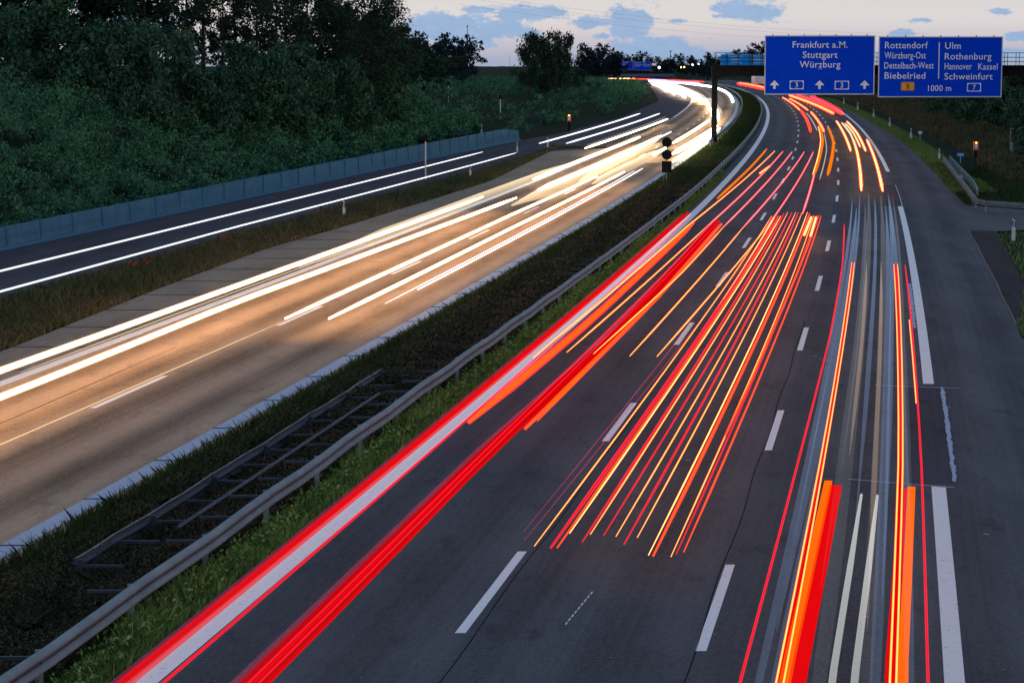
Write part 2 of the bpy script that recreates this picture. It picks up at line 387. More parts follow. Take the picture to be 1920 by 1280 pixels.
def dashes(name, off, s0, s1, step=18.2, ln=6.0, wd=.085):
    y = s0
    while y < s1:
        mark(name, lambda q: off(q) - wd, lambda q: off(q) + wd, y, y + ln); y += step
dashes('lane_line', lambda y: RE(y) - 3.78 - np.interp(y, [30, 100], [0.05, .05]), 34.4, 520, 17.95)
dashes('lane_line', lambda y: LE(y) + 4.05, 35.5, 520, 18.1)
dashes('lane_line', lambda y: LL(y) - 4.3, 58.7 - 36.3, 600, 18.15)
m = MB()                                                     # sealed joints and cracks
for (x0, y0, x1, y1) in [(1590, 898, 1790, 914), (1640, 722, 1800, 728)]:
    a, b = gnd(x0, y0, .032), gnd(x1, y1, .032); m.tube([a, b], .012, 4)
a = gnd(1817, 431, .03); b = gnd(1906, 609, .03)
m2 = MB(); m2.tube([a.lerp(b, k / 9) + Vector((random.uniform(-.06, .06), 0, 0)) for k in range(10)], .03, 4); m2.build('joint', 'steel_dull', kind='structure')
m.build('joint', 'paint_blue', kind='structure')
m = MB()
for yj in np.arange(40, 120, 5.2): 
    xa, xb = float(LG(yj)), float(LO(yj)) - .3; m.tube([(xa, yj, .018), ((xa + xb) / 2, yj + .02, .018), (xb, yj, .018)], .014, 4)
yj = 24.
while yj < 160:
    x = float(LL(yj)); m.tube([(x - .28, yj, .027), (x + .58, yj, .027)], .015, 4); yj += 4.5
for (ox, o2) in ((7.82, 0), (4.28, 0)):
    m.tube([(float(LE(q)) + ox + .03 * math.sin(q * .6), q, .016) for q in np.arange(20, 80, 1.5)], .014, 4)
m.build('joint', 'sealant', kind='structure')
m = MB()
for k in range(9):
    a, b = gnd(1060 + k * 5.9, 1170 - k * 7.1, .024), gnd(1060 + k * 5.9 + 3.2, 1170 - k * 7.1 - 4.2, .024); m.tube([a, b], .012, 4)
for k in range(12):
    a = Vector((random.uniform(-1.5, 12), random.uniform(33, 70), .024)); m.tube([a, a + Vector((random.uniform(-.12, .12), random.uniform(.02, .1), 0))], random.uniform(.003, .005), 4)
m.build('scratch', 'paint', kind='structure')

# ---------------------------------------------------------------- light trails
G7N = 'blown out headlight trails in the distant bend'
LANES = {'near': LE, 'far': LL}
def trail_path(pts, z, lane):
    """photo end points of a lamp's track at lamp height z -> a path that keeps the bend of its carriageway"""
    ref = LANES[lane]; P = sorted([gnd(x, y, z) for x, y in pts], key=lambda q: q.y)
    ys0 = [q.y for q in P]; off = [q.x - float(ref(q.y)) for q in P]
    low = max(pts, key=lambda q: q[1]); y_near = ys0[0]
    if low[1] >= 1278 or low[0] <= -19: y_near = max(12.0, y_near - 24)          # the trail runs on beneath the bridge
    n = max(3, int((ys0[-1] - y_near) / 5)); ys = np.linspace(y_near, ys0[-1], n)
    return [Vector((float(ref(y)) + float(np.interp(y, ys0, off)), y, z + float(drop(y)))) for y in ys]
def trail(label, pts, z, r, m, lane='near', name='light_trail', sx=1.0, sz=1.0, n=8, group=None, flat=False):
    b = MB(); path = trail_path(pts, z, lane)
    if m.endswith('_band'):
        k = len(path) - 1; r = [r * min(1.0, .12 + 5.0 * i / k, .12 + 4.0 * (k - i) / k) for i in range(k + 1)]
    elif not flat and len(path) > 3: r_ = r; r = [r_ * (.5 if i in (0, len(path) - 1) else 1) for i in range(len(path))]
    if flat: b.tube(path, r, 4, 1.25, .8, turn=math.pi / 4)
    else: b.tube(path, r, n, sx, sz)
    o = b.build(name, m, smooth=not flat, label=label, cat='light trail', group=group)
    halo = {'tail_amber': 'tail_rim', 'tail_yellow': 'tail_rim', 'tail_pink': 'tail_rim', 'tail_orange': 'tail_rim', 'tail_line': 'tail_rim', 'head_warm': 'head_halo', 'head_white': 'head_halo', 'head_cool': 'cool_halo', 'head_thin': 'cool_halo'}.get(m)
    if halo and group != G7N:                                          # added glow sheath imitating bloom round the bright core
        k = 1.6 if halo != 'head_halo' else 1.4
        c = MB(); c.tube(path, [k * q for q in r] if isinstance(r, list) else k * r, 10); c.build('bloom_sheath', halo, o, smooth=True)
    return o
# --- near carriageway: left lane
G1 = 'tail light trails in the left lane of the near carriageway'
trail('wide red trail hugging the left side of the wide white edge line', [(234, 1280), (1290, 398)], .55, .085, 'tail_red', group=G1)
trail('dim crimson trail on the outermost grassy side of the white edge line', [(214, 1280), (1280, 400)], .5, .045, 'tail_red_dim', group=G1)
trail('soft pink glow added along the wide white edge line', [(268, 1280), (1296, 400)], .35, .13, 'pink_band', group=G1)
trail('thin hot red line in the left half of the broad red band', [(466, 1280), (900, 853), (1340, 414)], .85, .012, 'tail_line', group=G1)
trail('thin hot red line in the right half of the broad red band', [(486, 1280), (911, 853), (1348, 414)], .85, .012, 'tail_line', group=G1)
trail('thin bright red trail running right beside the white edge line from the picture foot', [(306, 1280), (1296, 402)], .5, .018, 'tail_line', group=G1)
trail('orange red trail that starts beside the white edge line halfway down', [(880, 790), (1100, 607), (1300, 418)], .7, .075, 'tail_orange', group=G1)
trail('thin amber trail lying over the white edge line', [(1000, 670), (1290, 423), (1453, 283)], .8, .024, 'tail_amber', group=G1)
for k, (dx, rr, mm, nm) in enumerate([(-34, .05, 'tail_red_dim', 'dim purple red trail on the left rim of the broad red band'), (-16, .060, 'tail_red_low', 'broad red trail forming the left third of the wide red band'),
                                  (1, .055, 'tail_red', 'broad red trail forming the middle of the wide red band'),
                                  (16, .060, 'tail_red_low', 'broad red trail forming the right third of the wide red band'), (28, .028, 'tail_red', 'thin bright red trail on the right rim of the broad red band')]):
    trail(nm, [(475 + dx, 1280), (905 + dx * .55, 853), (1140 + dx * .4, 640), (1345 + dx * .2, 414)], .75 if k else .6, rr, mm, group=G1)
trail('short orange trail at the right lip of the broad red band', [(985, 803), (1230, 560), (1352, 420)], .8, .045, 'tail_orange', group=G1)
trail('orange trail starting just above the short orange lip of the red band', [(1008, 788), (1240, 548), (1354, 420)], .8, .022, 'tail_orange', group=G1)
for nm, pts in [('long amber trail between white edge line and broad red band', [(1063, 660), (1323, 427), (1468, 284)]), ('long amber trail along the right of the broad red band', [(1113, 663), (1280, 510), (1357, 425), (1485, 285)]),
                ('long lone amber trail right of the red band', [(1181, 667), (1393, 427), (1508, 285)]), ('long amber trail nearest the left lane dashes', [(1232, 668), (1437, 427), (1525, 285)])]:
    trail(nm, pts[:-1] , .85, .018, 'tail_amber', group=G1)
    trail('upper pink part of the ' + nm, [pts[-2], pts[-1]], .85, .024, 'tail_pink', group=G1)
trail('thick orange trail on the upper left beside the edge line bend', [(1345, 372), (1408, 313), (1438, 279)], .9, .075, 'far_orange', group=G1)
trail('short amber stub right of the thick orange trail by the bend', [(1425, 325), (1443, 312)], .8, .05, 'tail_amber', group=G1)
# --- near carriageway: middle lane bundle
G2 = 'tail light trails bundled in the middle lane'
order = ['first', 'second', 'third', 'fourth', 'fifth', 'sixth', 'seventh', 'eighth', 'ninth', 'tenth', 'eleventh', 'twelfth', 'thirteenth', 'fourteenth', 'fifteenth', 'sixteenth', 'seventeenth', 'eighteenth']
mids = [(982, 996, 1300, 600, .010, 'tail_red_dim', 'dim magenta'), (983, 1013, 1440, 430, .010, 'tail_red_dim', 'dim magenta'), (1002, 1023, 1447, 405, .012, 'tail_amber', 'amber'),
        (1033, 1026, 1455, 405, .024, 'tail_line', 'thick red'), (1045, 1026, 1460, 405, .018, 'tail_orange', 'orange'), (1068, 999, 1464, 405, .013, 'tail_yellow', 'yellow'),
        (1092, 1015, 1470, 400, .014, 'tail_line', 'red'), (1107, 1001, 1477, 398, .012, 'tail_amber', 'amber'), (1132, 1003, 1485, 398, .011, 'tail_line', 'thin red'),
        (1155, 1005, 1492, 398, .012, 'tail_amber', 'amber'), (1170, 1020, 1497, 398, .014, 'tail_line', 'red'), (1195, 1007, 1504, 398, .012, 'tail_amber', 'amber'),
        (1216, 1040, 1514, 398, .013, 'tail_yellow', 'yellow'), (1225, 1041, 1518, 400, .024, 'tail_orange', 'thick orange'), (1258, 1043, 1526, 404, .012, 'tail_amber', 'amber'),
        (1268, 1038, 1531, 404, .011, 'tail_line', 'thin red'), (1282, 1034, 1540, 404, .014, 'tail_orange', 'orange')]
for k, (x0, y0, x1, y1, r, mm, cn) in enumerate(mids):
    trail(f'{cn} trail, {order[k]} from the left at the lower end of the middle bundle', [(x0, y0), (x1, y1)], .85, r, mm, group=G2)
trail('short bright yellow stub at the upper right end of the middle bundle', [(1508, 440), (1521, 408)], .9, .05, 'tail_yellow', group=G2)
trail('short bright yellow stub outermost at the upper right end of the middle bundle', [(1520, 442), (1530, 408)], .9, .045, 'tail_yellow', group=G2)
trail('extra yellow trail that ends halfway down the middle bundle', [(1283, 672), (1453, 405)], .85, .02, 'tail_yellow', group=G2)
trail('orange trail that starts halfway down on the right of the middle bundle', [(1348, 842), (1535, 404)], .85, .020, 'tail_orange', group=G2)
# --- near carriageway: right lane
G3 = 'tail light trails in the right lane'
rl = [('thin red trail on the left of the right lane', [(1387, 1280), (1500, 851), (1557, 627), (1580, 494), (1583, 420)], .9, .014, 'tail_line'),
      ('red trail band on the left side of the right lane', [(1463, 1280), (1543, 853), (1599, 492)], .95, .042, 'tail_red'),
      ('thin amber trail inside the left red band, its left line', [(1455, 1280), (1540, 853), (1597, 492)], 1.02, .012, 'tail_amber'),
      ('thin amber trail inside the left red band, its right line', [(1469, 1280), (1547, 853), (1602, 492)], 1.02, .012, 'tail_amber'),
      ('broad orange trail on the lower left of the right lane', [(1470, 1280), (1553, 905)], 1.0, .080, 'tail_flat_orange'),
      ('broad red trail beside the lower left orange one', [(1494, 1280), (1567, 915)], 1.0, .115, 'tail_red'),
      ('red band on the right side of the right lane', [(1674, 1280), (1690, 853), (1679, 495)], .95, .060, 'tail_red'),
      ('thin amber trail inside the right red band, its left line', [(1668, 1280), (1685, 853), (1676, 495)], 1.02, .013, 'tail_amber'),
      ('thin amber trail inside the right red band, its right line', [(1680, 1280), (1693, 853), (1683, 495)], 1.02, .013, 'tail_amber'),
      ('broad red trail on the lower right of the right lane', [(1668, 1280), (1693, 920)], .90, .085, 'tail_red'),
      ('broad orange trail on the lower right of the right lane', [(1691, 1280), (1709, 916)], 1.0, .080, 'tail_flat_orange'),
      ('thin red trail nearest the right edge line', [(1740, 1280), (1727, 853), (1697, 497)], .9, .013, 'tail_line'),
      ('short thin amber trail near the right edge line', [(1718, 755), (1705, 600)], .9, .012, 'tail_amber'),
      ('pale grey trail, left one of two in the middle of the right lane', [(1559, 1280), (1615, 927)], .8, .050, 'grey_glow'),
      ('pale grey trail, right one of two in the middle of the right lane', [(1601, 1280), (1645, 929)], .8, .052, 'grey_glow'),
      ('faint brown trail, left one in the middle of the right lane', [(1593, 853), (1615, 650), (1625, 492)], .8, .05, 'brown_band'),
      ('faint brown trail, right one in the middle of the right lane', [(1626, 1180), (1641, 853), (1652, 492)], .8, .05, 'brown_band'),
      ('faint pale blue truck smear in the right lane, first faint one from the left', [(1420, 1290), (1560, 640), (1598, 372)], 1.1, 0.06, 'blue_band'),
      ('faint pale blue truck smear in the right lane, second faint one from the left', [(1456, 1180), (1570, 640), (1606, 390)], 1.1, 0.09, 'blue_band'),
      ('faint pale blue truck smear in the right lane, third faint one from the left', [(1448, 1290), (1581, 640), (1612, 366)], 1.1, 0.05, 'blue_band'),
      ('faint greyish truck smear in the right lane, fourth faint one from the left', [(1539, 1100), (1606, 640), (1622, 380)], 1.1, 0.07, 'grey_band'),
      ('faint greyish truck smear in the right lane, fifth faint one from the left', [(1534, 1290), (1614, 640), (1628, 362)], 1.1, 0.11, 'grey_band'),
      ('faint pale blue truck smear in the right lane, sixth faint one from the left', [(1604, 980), (1632, 640), (1640, 372)], 1.1, 0.06, 'blue_band'),
      ('faint greyish truck smear in the right lane, seventh faint one from the left', [(1622, 1290), (1652, 640), (1651, 368)], 1.1, 0.1, 'grey_band'),
      ('faint pale blue truck smear in the right lane, eighth faint one from the left', [(1640, 1290), (1664, 640), (1660, 384)], 1.1, 0.08, 'blue_band'),
      ('faint pale blue truck smear in the right lane, ninth faint one from the left', [(1654, 1120), (1671, 640), (1665, 362)], 1.1, 0.06, 'blue_band'),
      ('faint pale blue truck smear in the right lane, tenth faint one from the left', [(1706, 1290), (1686, 640), (1668, 375)], 1.1, 0.07, 'blue_band'),
      ('faint greyish truck smear in the right lane, eleventh faint one from the left', [(1713, 1200), (1694, 640), (1673, 368)], 1.1, 0.05, 'grey_band')]
for nm, pts, z, r, mm in rl: trail(nm, pts, z, r, mm, group=G3, flat=nm.startswith('broad'))
# --- near carriageway: upper bend
G4 = 'orange trails in the distant bend of the near carriageway'
ub = [('thick curved orange trail, left one under the sign', [(1527, 327), (1543, 263), (1537, 237)], .10, 'far_orange'), ('thick curved orange trail, right one under the sign', [(1552, 328), (1563, 267), (1552, 238)], .13, 'far_orange'),
      ('amber rim of the left thick curved trail under the sign', [(1524, 327), (1539, 263), (1534, 237)], .03, 'tail_yellow'),
      ('pink trail running down from the left thick curved trail', [(1505, 400), (1530, 310), (1541, 285)], .035, 'tail_pink'),
      ('small amber trail below the left sign, lower left', [(1500, 207), (1467, 183)], .08, 'tail_amber'), ('small amber trail below the left sign, second from left', [(1515, 207), (1480, 185)], .08, 'tail_amber'),
      ('short orange trail continuing below the small amber ones, left', [(1520, 247), (1502, 208)], .09, 'tail_orange'), ('short amber trail continuing below the small amber ones, right', [(1545, 247), (1520, 210)], .09, 'tail_amber'),
      ('thick amber trail leaving the bottom of the left sign, left one', [(1563, 213), (1480, 179)], .15, 'tail_amber'), ('thick orange trail leaving the bottom of the left sign, right one', [(1580, 214), (1493, 178)], .13, 'tail_orange'),
      ('red trail above the thick orange one under the sign gap', [(1578, 209), (1520, 180)], .08, 'tail_line'),
      ('amber trail on the left of the upper right lane', [(1595, 283), (1582, 250), (1568, 227)], .075, 'tail_yellow'), ('amber trail on the right of the upper right lane', [(1623, 283), (1607, 250), (1588, 228)], .075, 'tail_yellow'),
      ('long amber trail ending beside the dashes in the upper right lane', [(1615, 357), (1608, 290), (1600, 262)], .075, 'tail_yellow'), ('long amber trail ending beside the patched edge line', [(1655, 358), (1643, 307), (1625, 262)], .075, 'tail_yellow'),
      ('soft white trail between the two upper right amber ones, left', [(1606, 282), (1594, 250), (1578, 230)], .10, 'head_soft'), ('soft white trail between the two upper right amber ones, right', [(1613, 276), (1599, 248), (1584, 231)], .09, 'head_soft'),
      ('grey streak between the thick curved orange trails', [(1537, 336), (1550, 280), (1545, 250)], .04, 'grey_streak'),
      ('pale streak between the short trails below the left sign', [(1532, 245), (1512, 212)], .06, 'grey_streak'),
      ('distant orange trail left of the blue sign', [(1434, 167), (1400, 160), (1383, 157)], .18, 'tail_orange'), ('distant amber trail left of the blue sign', [(1432, 164), (1405, 159), (1385, 156)], .14, 'tail_amber')]
for nm, pts, r, mm in ub: trail(nm, pts, .8, r, mm, group=G4)
# --- far carriageway
G5 = 'headlight trails on the far carriageway'
fl = [('thick white trail on the shoulder side of the far carriageway', [(-20, 702), (440, 537), (905, 369)], .80, .072, 'head_warm'),
      ('thick white trail second from the shoulder, reaching the left edge', [(-20, 753), (440, 567), (968, 371)], .80, .072, 'head_warm'),
      ('thin golden line just under the shoulder side trail', [(40, 697), (440, 547), (900, 377)], .5, .010, 'head_soft'),
      ('soft cream glow added in the gap between the two thick upper trails', [(1085, 340), (1160, 300), (1235, 262)], .55, .30, 'soft_band'),
      ('short soft cream glow added left of the square sign back', [(1110, 345), (1180, 312), (1245, 280)], .55, .34, 'soft_band'),
      ('very broad soft cream glow added over the shoulder side lane', [(560, 500), (900, 372), (1085, 302)], .5, .32, 'soft_band'),
      ('white trail beginning in mid road, upper one of that pair', [(535, 597), (960, 402), (1120, 330)], .75, .054, 'head_warm'),
      ('white trail beginning in mid road, lower one of that pair', [(617, 597), (960, 427), (1171, 322)], .75, .054, 'head_warm'),
      ('hair thin cream line from the left picture edge to the mid road trail', [(-20, 842), (535, 600)], .6, .010, 'head_soft'),
      ('thin orange line low on the far carriageway beside the thick trail', [(-20, 803), (330, 650)], .3, .010, 'brown_streak'),
      ('thin white line alone near the median edge line', [(783, 543), (1205, 316)], .6, .020, 'head_thin'),
      ('hair thin white line just above the lone white one', [(722, 569), (1190, 320)], .6, .009, 'head_thin'),
      ('thick white trail higher up the far carriageway, upper one', [(1000, 336), (1100, 296), (1200, 257)], .70, .10, 'head_white'),
      ('thick white trail higher up the far carriageway, lower one', [(1010, 356), (1100, 318), (1240, 255)], .70, .13, 'head_white'),
      ('broad cream glow added beneath the two thick upper trails', [(960, 385), (1100, 325), (1215, 270)], .6, .42, 'soft_band'),
      ('thin white tip reaching toward the round sign backs', [(1200, 275), (1259, 247)], .7, .05, 'head_cool'),
      ('white trail above the thick ones, ending in a rounded tip', [(1097, 278), (1252, 223)], .70, .075, 'head_white'),
      ('faint grey line just above the rounded tip trail', [(1100, 273), (1248, 219)], .9, .03, 'grey_streak'),
      ('white trail right of the round sign backs, upper one', [(1262, 268), (1330, 225)], .70, .12, 'head_white'),
      ('broad white trail right of the round sign backs, lower one', [(1262, 288), (1345, 236)], .70, .17, 'head_white'),
      ('short white stub left of the round sign backs', [(1225, 290), (1248, 278)], .70, .10, 'head_white'),
      ('white trail behind the gantry post near the median', [(1262, 303), (1310, 270), (1350, 240)], .70, .13, 'head_white')]
for nm, pts, z, r, mm in fl: trail(nm, pts, z, r, mm, 'far', group=G5)
G6 = 'headlight trails on the slip road'
for nm, pts, r in [('long thin white trail along the foot of the blue grey smear wall', [(-20, 513), (440, 400), (905, 285)], .026), ('long thin white trail beside the roadside grass below the smear wall', [(-20, 552), (440, 426), (967, 287)], .026),
                   ('thin white trail at the grass tip, upper one', [(1011, 269), (1200, 213)], .045), ('thin white trail at the grass tip, lower one', [(1062, 269), (1237, 213)], .045)]:
    trail(nm, pts, .62, r, 'head_cool', 'far', group=G6)
G7 = 'blown out headlight trails in the distant bend'
fd = [(1337, 228, 1325, 195, .17), (1347, 226, 1340, 198, .15), (1330, 205, 1322, 186, .20), (1318, 190, 1290, 172, .30), (1305, 186, 1270, 166, .34), (1285, 182, 1245, 163, .34), (1265, 176, 1232, 160, .36),
      (1250, 170, 1222, 157, .34), (1310, 180, 1268, 164, .26), (1290, 170, 1235, 156, .34), (1275, 165, 1225, 154, .34), (1255, 160, 1217, 152, .30)]
for x0, y0, x1, y1, r in fd: trail('blown out white headlight trail in the distant bend of the far carriageway', [(x0, y0), (x1, y1)], .7, r, 'head_white', 'far', group=G7)
for nm, a, b_ in (('near', (1346, 222), (1322, 188)), ('middle', (1325, 196), (1275, 168)), ('far', (1292, 176), (1222, 154))):
    trail(f'soft white glare added over the {nm} stretch of the distant bend', [a, b_], .95, .85, 'white_band', 'far', group=G5, n=14)
trail('long white line sweeping round the outside of the distant bend', [(1374, 192), (1360, 172), (1335, 163), (1290, 157), (1240, 152)], .8, .16, 'head_cool', 'far', group=G5)
trail('violet glow line above the distant traffic', [(1310, 155), (1215, 150)], 1.6, .3, 'violet', 'far', group=G5)
trail('red line above the distant traffic', [(1320, 154), (1250, 150)], 2.0, .16, 'red_glow', 'far', group=G5)

# ---------------------------------------------------------------- guard rails
WP = [(0, 0), (.07, -.015), (.10, -.05), (.095, -.10), (.015, -.125), (.0, -.16), (.015, -.195), (.095, -.22), (.10, -.27), (.07, -.305), (0, -.32)]
def resample(path, step):
    P = np.array([tuple(p) for p in path]); d = np.r_[0, np.cumsum(np.linalg.norm(np.diff(P, axis=0), axis=1))]
    s = np.arange(0, d[-1], step); return [Vector([float(np.interp(q, d, P[:, k])) for k in range(3)]) for q in s]
def rail_beam(path, side=1, t=.004):
    b = MB(); pr = [(side * a, c) for a, c in WP]; b.sweep(path, pr)
    b.sweep(path, [(side * (a - t * 3), c) for a, c in WP][::-1]); return b
def post_mb(p, h, side=1):
    b = MB(); b.box((p.x - side * .09, p.y, h / 2 - .1), (.10, .055, h + .16)); return b
def guard_rail(label, path, side, post_step, h=.75, group=None, bars=None, at_y=None, mt='steel'):
    t = thing('guard_rail', label, 'guard rail', tuple(Vector((path[0].x, path[0].y, 0))), 0, group); o = Vector(t.location)
    rail_beam([p - o for p in path], side).build('beam', mt, t, smooth=True)
    b = MB(); b.sweep([p - o for p in path], [(side * .03, -.128), (side * .006, -.16), (side * .03, -.192)]); b.build('groove_shade', 'steel_dull', t)  # dark strip laid in the rail's groove to paint its shade
    for p in resample(path, post_step)[:95]: 
        q = p - o; b = MB(); b.box((q.x - side * .06, q.y, q.z - h / 2 - .08), (.1, .055, h + .12)); [b.box((q.x + side * .012, q.y + e, q.z - .16), (.03, .035, .035)) for e in (-.1, 0, .1)]; b.build('post', mt, t)
    if bars:
        lo, hi, st = bars
        for p in resample(path, st)[:60]:
            if at_y and not any(a <= p.y <= c for a, c in at_y): continue
            q = p - o; b = MB(); b.box((q.x + (lo + hi) / 2, q.y, q.z - .14), (abs(hi - lo), .045, .05)); b.build('crossbar', 'steel_dull', t)
    return t
railoff = lambda y: np.interp(y, [28, 40, 61, 90, 134, 180, 240, 320, 420, 560], [-1.12, -1.15, -1.2, -1.12, -.95, -.95, -.95, -.95, -1.0, -1.0])
ysr = np.r_[np.arange(20, 120, 2.), np.arange(120, 640, 8.)]
wav = lambda y: .012 * math.sin(y * .9) + .01 * math.sin(y * 2.3)
front_path = [Vector((float(LE(y) + railoff(y)), y, .75 + wav(y))) for y in ysr]
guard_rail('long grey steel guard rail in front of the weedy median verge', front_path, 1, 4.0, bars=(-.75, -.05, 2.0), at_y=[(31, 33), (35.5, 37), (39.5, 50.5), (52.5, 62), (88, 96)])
back_path = [Vector((float(LE(y) + railoff(y)) - 2.05, y, .44 + wav(y + 3))) for y in np.arange(39, 64, 1.)]
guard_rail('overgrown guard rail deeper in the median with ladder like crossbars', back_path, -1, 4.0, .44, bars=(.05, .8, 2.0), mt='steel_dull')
t = thing('steel_bar', 'thin steel rail half buried in median grass between both guard rails', 'rail', (float(LE(40)) - 2.3, 40, 0))
b = MB(); b.tube([Vector((float(LE(y) + railoff(y)) - 1.25, y, .36)) - t.location for y in np.arange(42, 60, 1.)], .045, 4); b.build('bar', 'steel_dull', t)
lp = [Vector((float(LL(y)) + .9, y, .75)) for y in np.r_[np.arange(222, 400, 5.), np.arange(400, 760, 15.)]]
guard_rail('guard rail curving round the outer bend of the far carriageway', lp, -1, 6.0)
pr = [gnd(1768, 293, .72), gnd(1800, 333, .72), gnd(1830, 371, .72), gnd(1850, 375, .72), gnd(1930, 380, .72), gnd(2050, 388, .72)]
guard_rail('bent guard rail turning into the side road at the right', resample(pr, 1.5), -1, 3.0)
pr = [gnd(1780, 292, .75), gnd(1822, 335, .75), gnd(1831, 350, .72), gnd(1833, 362, .4)]
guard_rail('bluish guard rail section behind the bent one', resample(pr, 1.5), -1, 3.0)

# ---------------------------------------------------------------- low wall made up for a truck's smear along the slip road
t = thing('smear_wall', 'long low blue grey wall made up for a truck smear below the bushy slope', 'truck smear', (float(Wl(107)), 107, 0))
ysw = np.arange(60, 246, 3.); hts = lambda y: np.interp(y, [60, 107, 200, 236, 246], [.95, 1.02, 1.38, 1.42, .9])
b = MB(); V = []
for y in ysw:
    x = float(Wl(y)) - .25; h = float(hts(y))
    V += [(x + .12, y, -.05), (x + .05, y, h), (x - .12, y, h), (x - .2, y, -.05)]
V = [Vector(v) - t.location for v in V]; n = len(ysw)
fs = [(i * 4 + k, i * 4 + k + 1, i * 4 + k + 5, i * 4 + k + 4) for i in range(n - 1) for k in range(3)] + [(0, 1, 2, 3), tuple((n - 1) * 4 + k for k in (3, 2, 1, 0))]
b.add(V, fs); b.build('wall', 'smear_blue', t)
for y in np.arange(74, 242, 4.2):                          # posts between the made-up wall's panels
    h = float(hts(y)); b = MB(); b.box((float(Wl(y)) - .17 - t.location.x, y - t.location.y, h / 2), (.13, .10, h + .01)); b.build('panel_post', 'smear_blue', t)
b = MB(); b.sweep([Vector((float(Wl(y)) - .05, y, .0)) - t.location for y in ysw], [(0, 0), (.0, .14), (.06, .14), (.12, 0)]); b.build('plinth', 'smear_cap', t)

# ---------------------------------------------------------------- delineator posts
def delineator(name='delineator_post'):
    t = thing(name, 'x', 'delineator post')
    b = MB(); V = []
    for z, w0, d0 in ((0, .075, .06), (.62, .07, .055), (.98, .058, .045)):
        V += [(-w0, -d0, z), (w0, -d0, z), (w0, d0, z), (-w0, d0, z)]
    V[-4] = (-.058, -.045, 1.0); V[-3] = (.058, -.045, .90); V[-2] = (.058, .045, .90); V[-1] = (-.058, .045, 1.0)
    fs = [(i * 4 + k, i * 4 + (k + 1) % 4, i * 4 + 4 + (k + 1) % 4, i * 4 + 4 + k) for i in range(2) for k in range(4)] + [(8, 9, 10, 11)]
    b.add(V, fs); b.build('post', 'post_white', t)
    b = MB(); b.add([(-.068, -.062, .66), (.068, -.062, .60), (.065, -.062, .84), (-.065, -.062, .90), (-.068, .06, .66), (.068, .06, .60), (.065, .06, .84), (-.065, .06, .90)], [(0, 1, 2, 3), (7, 6, 5, 4), (0, 4, 5, 1), (1, 5, 6, 2), (2, 6, 7, 3), (3, 7, 4, 0)]); b.build('band', 'black', t)
    b = MB(); b.box((0, -.066, .75), (.045, .01, .17)); b.build('reflector', 'sign_white', t)
    return t
proto = delineator(); first = True
for lab, x, y, s in [('nearest white delineator post on the grass corner by the side road', 1900, 450, 1.1), ('white delineator post at the head of the bent guard rail', 1761, 300, 1.1), ('white delineator post just left of the small amber lit sign', 1708, 262, 1.3),
                     ('white delineator post left of the pair beside the amber lit sign', 1668, 240, 1.3), ('third white delineator post below the right blue sign, counted from the sign gap', 1638, 222, 1.3), ('second white delineator post below the right blue sign, counted from the sign gap', 1608, 208, 1.4),
                     ('white delineator post just under the gap between the two blue signs', 1582, 197, 1.4), ('smallest distant white delineator post under the left blue sign', 1528, 183, 1.4), ('white delineator post behind the bent guard rail', 1803, 338, .8),
                     ('white delineator post in the grass strip above the thick headlight trail', 645, 408, 1.0), ('white delineator post in the grass between slip road and shoulder', 882, 334, 1.0), ('white delineator post close before the grass tip', 970, 287, 1.1),
                     ('white delineator post standing on the grass tip', 1027, 276, 1.0), ('white delineator post on top of the blue grey smear wall end', 903, 262, 1.2)]:
    o = proto if first else copy_tree(proto); first = False
    p = gnd(x, y); o.location = p; o.location.z = float(terrain(p.x, p.y)) - .04; o.scale = (s, s, s); o['label'] = lab; o['group'] = 'delineator posts along the road edges'
# slim poles by the slip road
for lab, x, yb, yt in [('slim grey marker pole standing beside the slip road', 798, 337, 266), ('slim grey pole on the slope behind the smear wall end', 938, 248, 210), ('dim slim pole in the bushes left of the smear wall end', 841, 250, 220)]:
    p = gnd(x, yb); h = (yb - yt) * p.y / F
    t = thing('marker_pole', lab, 'pole', (p.x, p.y, float(terrain(p.x, p.y)))); b = MB(); b.tube([(0, 0, -.1), (0, 0, h)], .05, 8); b.build('pole', 'sign_frame', t)
    b = MB(); b.box((0, -.02, h + .25), (.35, .04, .5)); b.build('plate', 'sign_back', t)

# ---------------------------------------------------------------- emergency phones, small signs
def phone(lab, x, y, H):
    p = gnd(x, y); k = H / 1.9; zt = float(terrain(p.x, p.y))
    t = thing('emergency_phone', lab, 'emergency phone', (p.x, p.y, min(zt, p.z)), 0, 'orange emergency phones'); t.scale = (k, k, k)
    b = MB(); b.box((0, 0, .5), (.24, .2, 1.1)); b.build('pillar', 'steel_dark', t)
    b = MB(); b.box((0, 0, 1.45), (.46, .34, .8), 0, .92); b.build('housing', 'phone_orange', t)
    b = MB(); b.box((0, -.172, 1.4), (.24, .02, .36)); b.build('panel', 'sign_white', t)
    b = MB(); b.tube([(0, -.165, 1.74), (0, -.21, 1.74)], .055, 10); b.build('lamp', 'lamp_amber', t)
phone('orange emergency phone on a dark pillar, standing on the bank right of the road', 1829, 300, 1.75)
phone('orange emergency phone with a small light, standing by the slope left of the far carriageway', 1067, 246, 2.0)
p = gnd(1725, 260); t = thing('marker_sign', 'small amber lit plate on a thin post in the right verge', 'sign', (p.x, p.y, float(terrain(p.x, p.y))))
b = MB(); b.tube([(0, 0, -.2), (0, 0, .8)], .03, 8); b.build('post', 'sign_frame', t)
b = MB(); b.box((0, -.03, .95), (.42, .03, .3)); b.build('plate', 'sign_white', t)
p = gnd(1790, 297); t = thing('kilometre_plate', 'small blue kilometre plate behind the guard rail head', 'sign', (p.x + .5, p.y, float(terrain(p.x, p.y))))
b = MB(); b.tube([(0, 0, -.2), (0, 0, .7)], .03, 8); b.build('post', 'sign_frame', t)
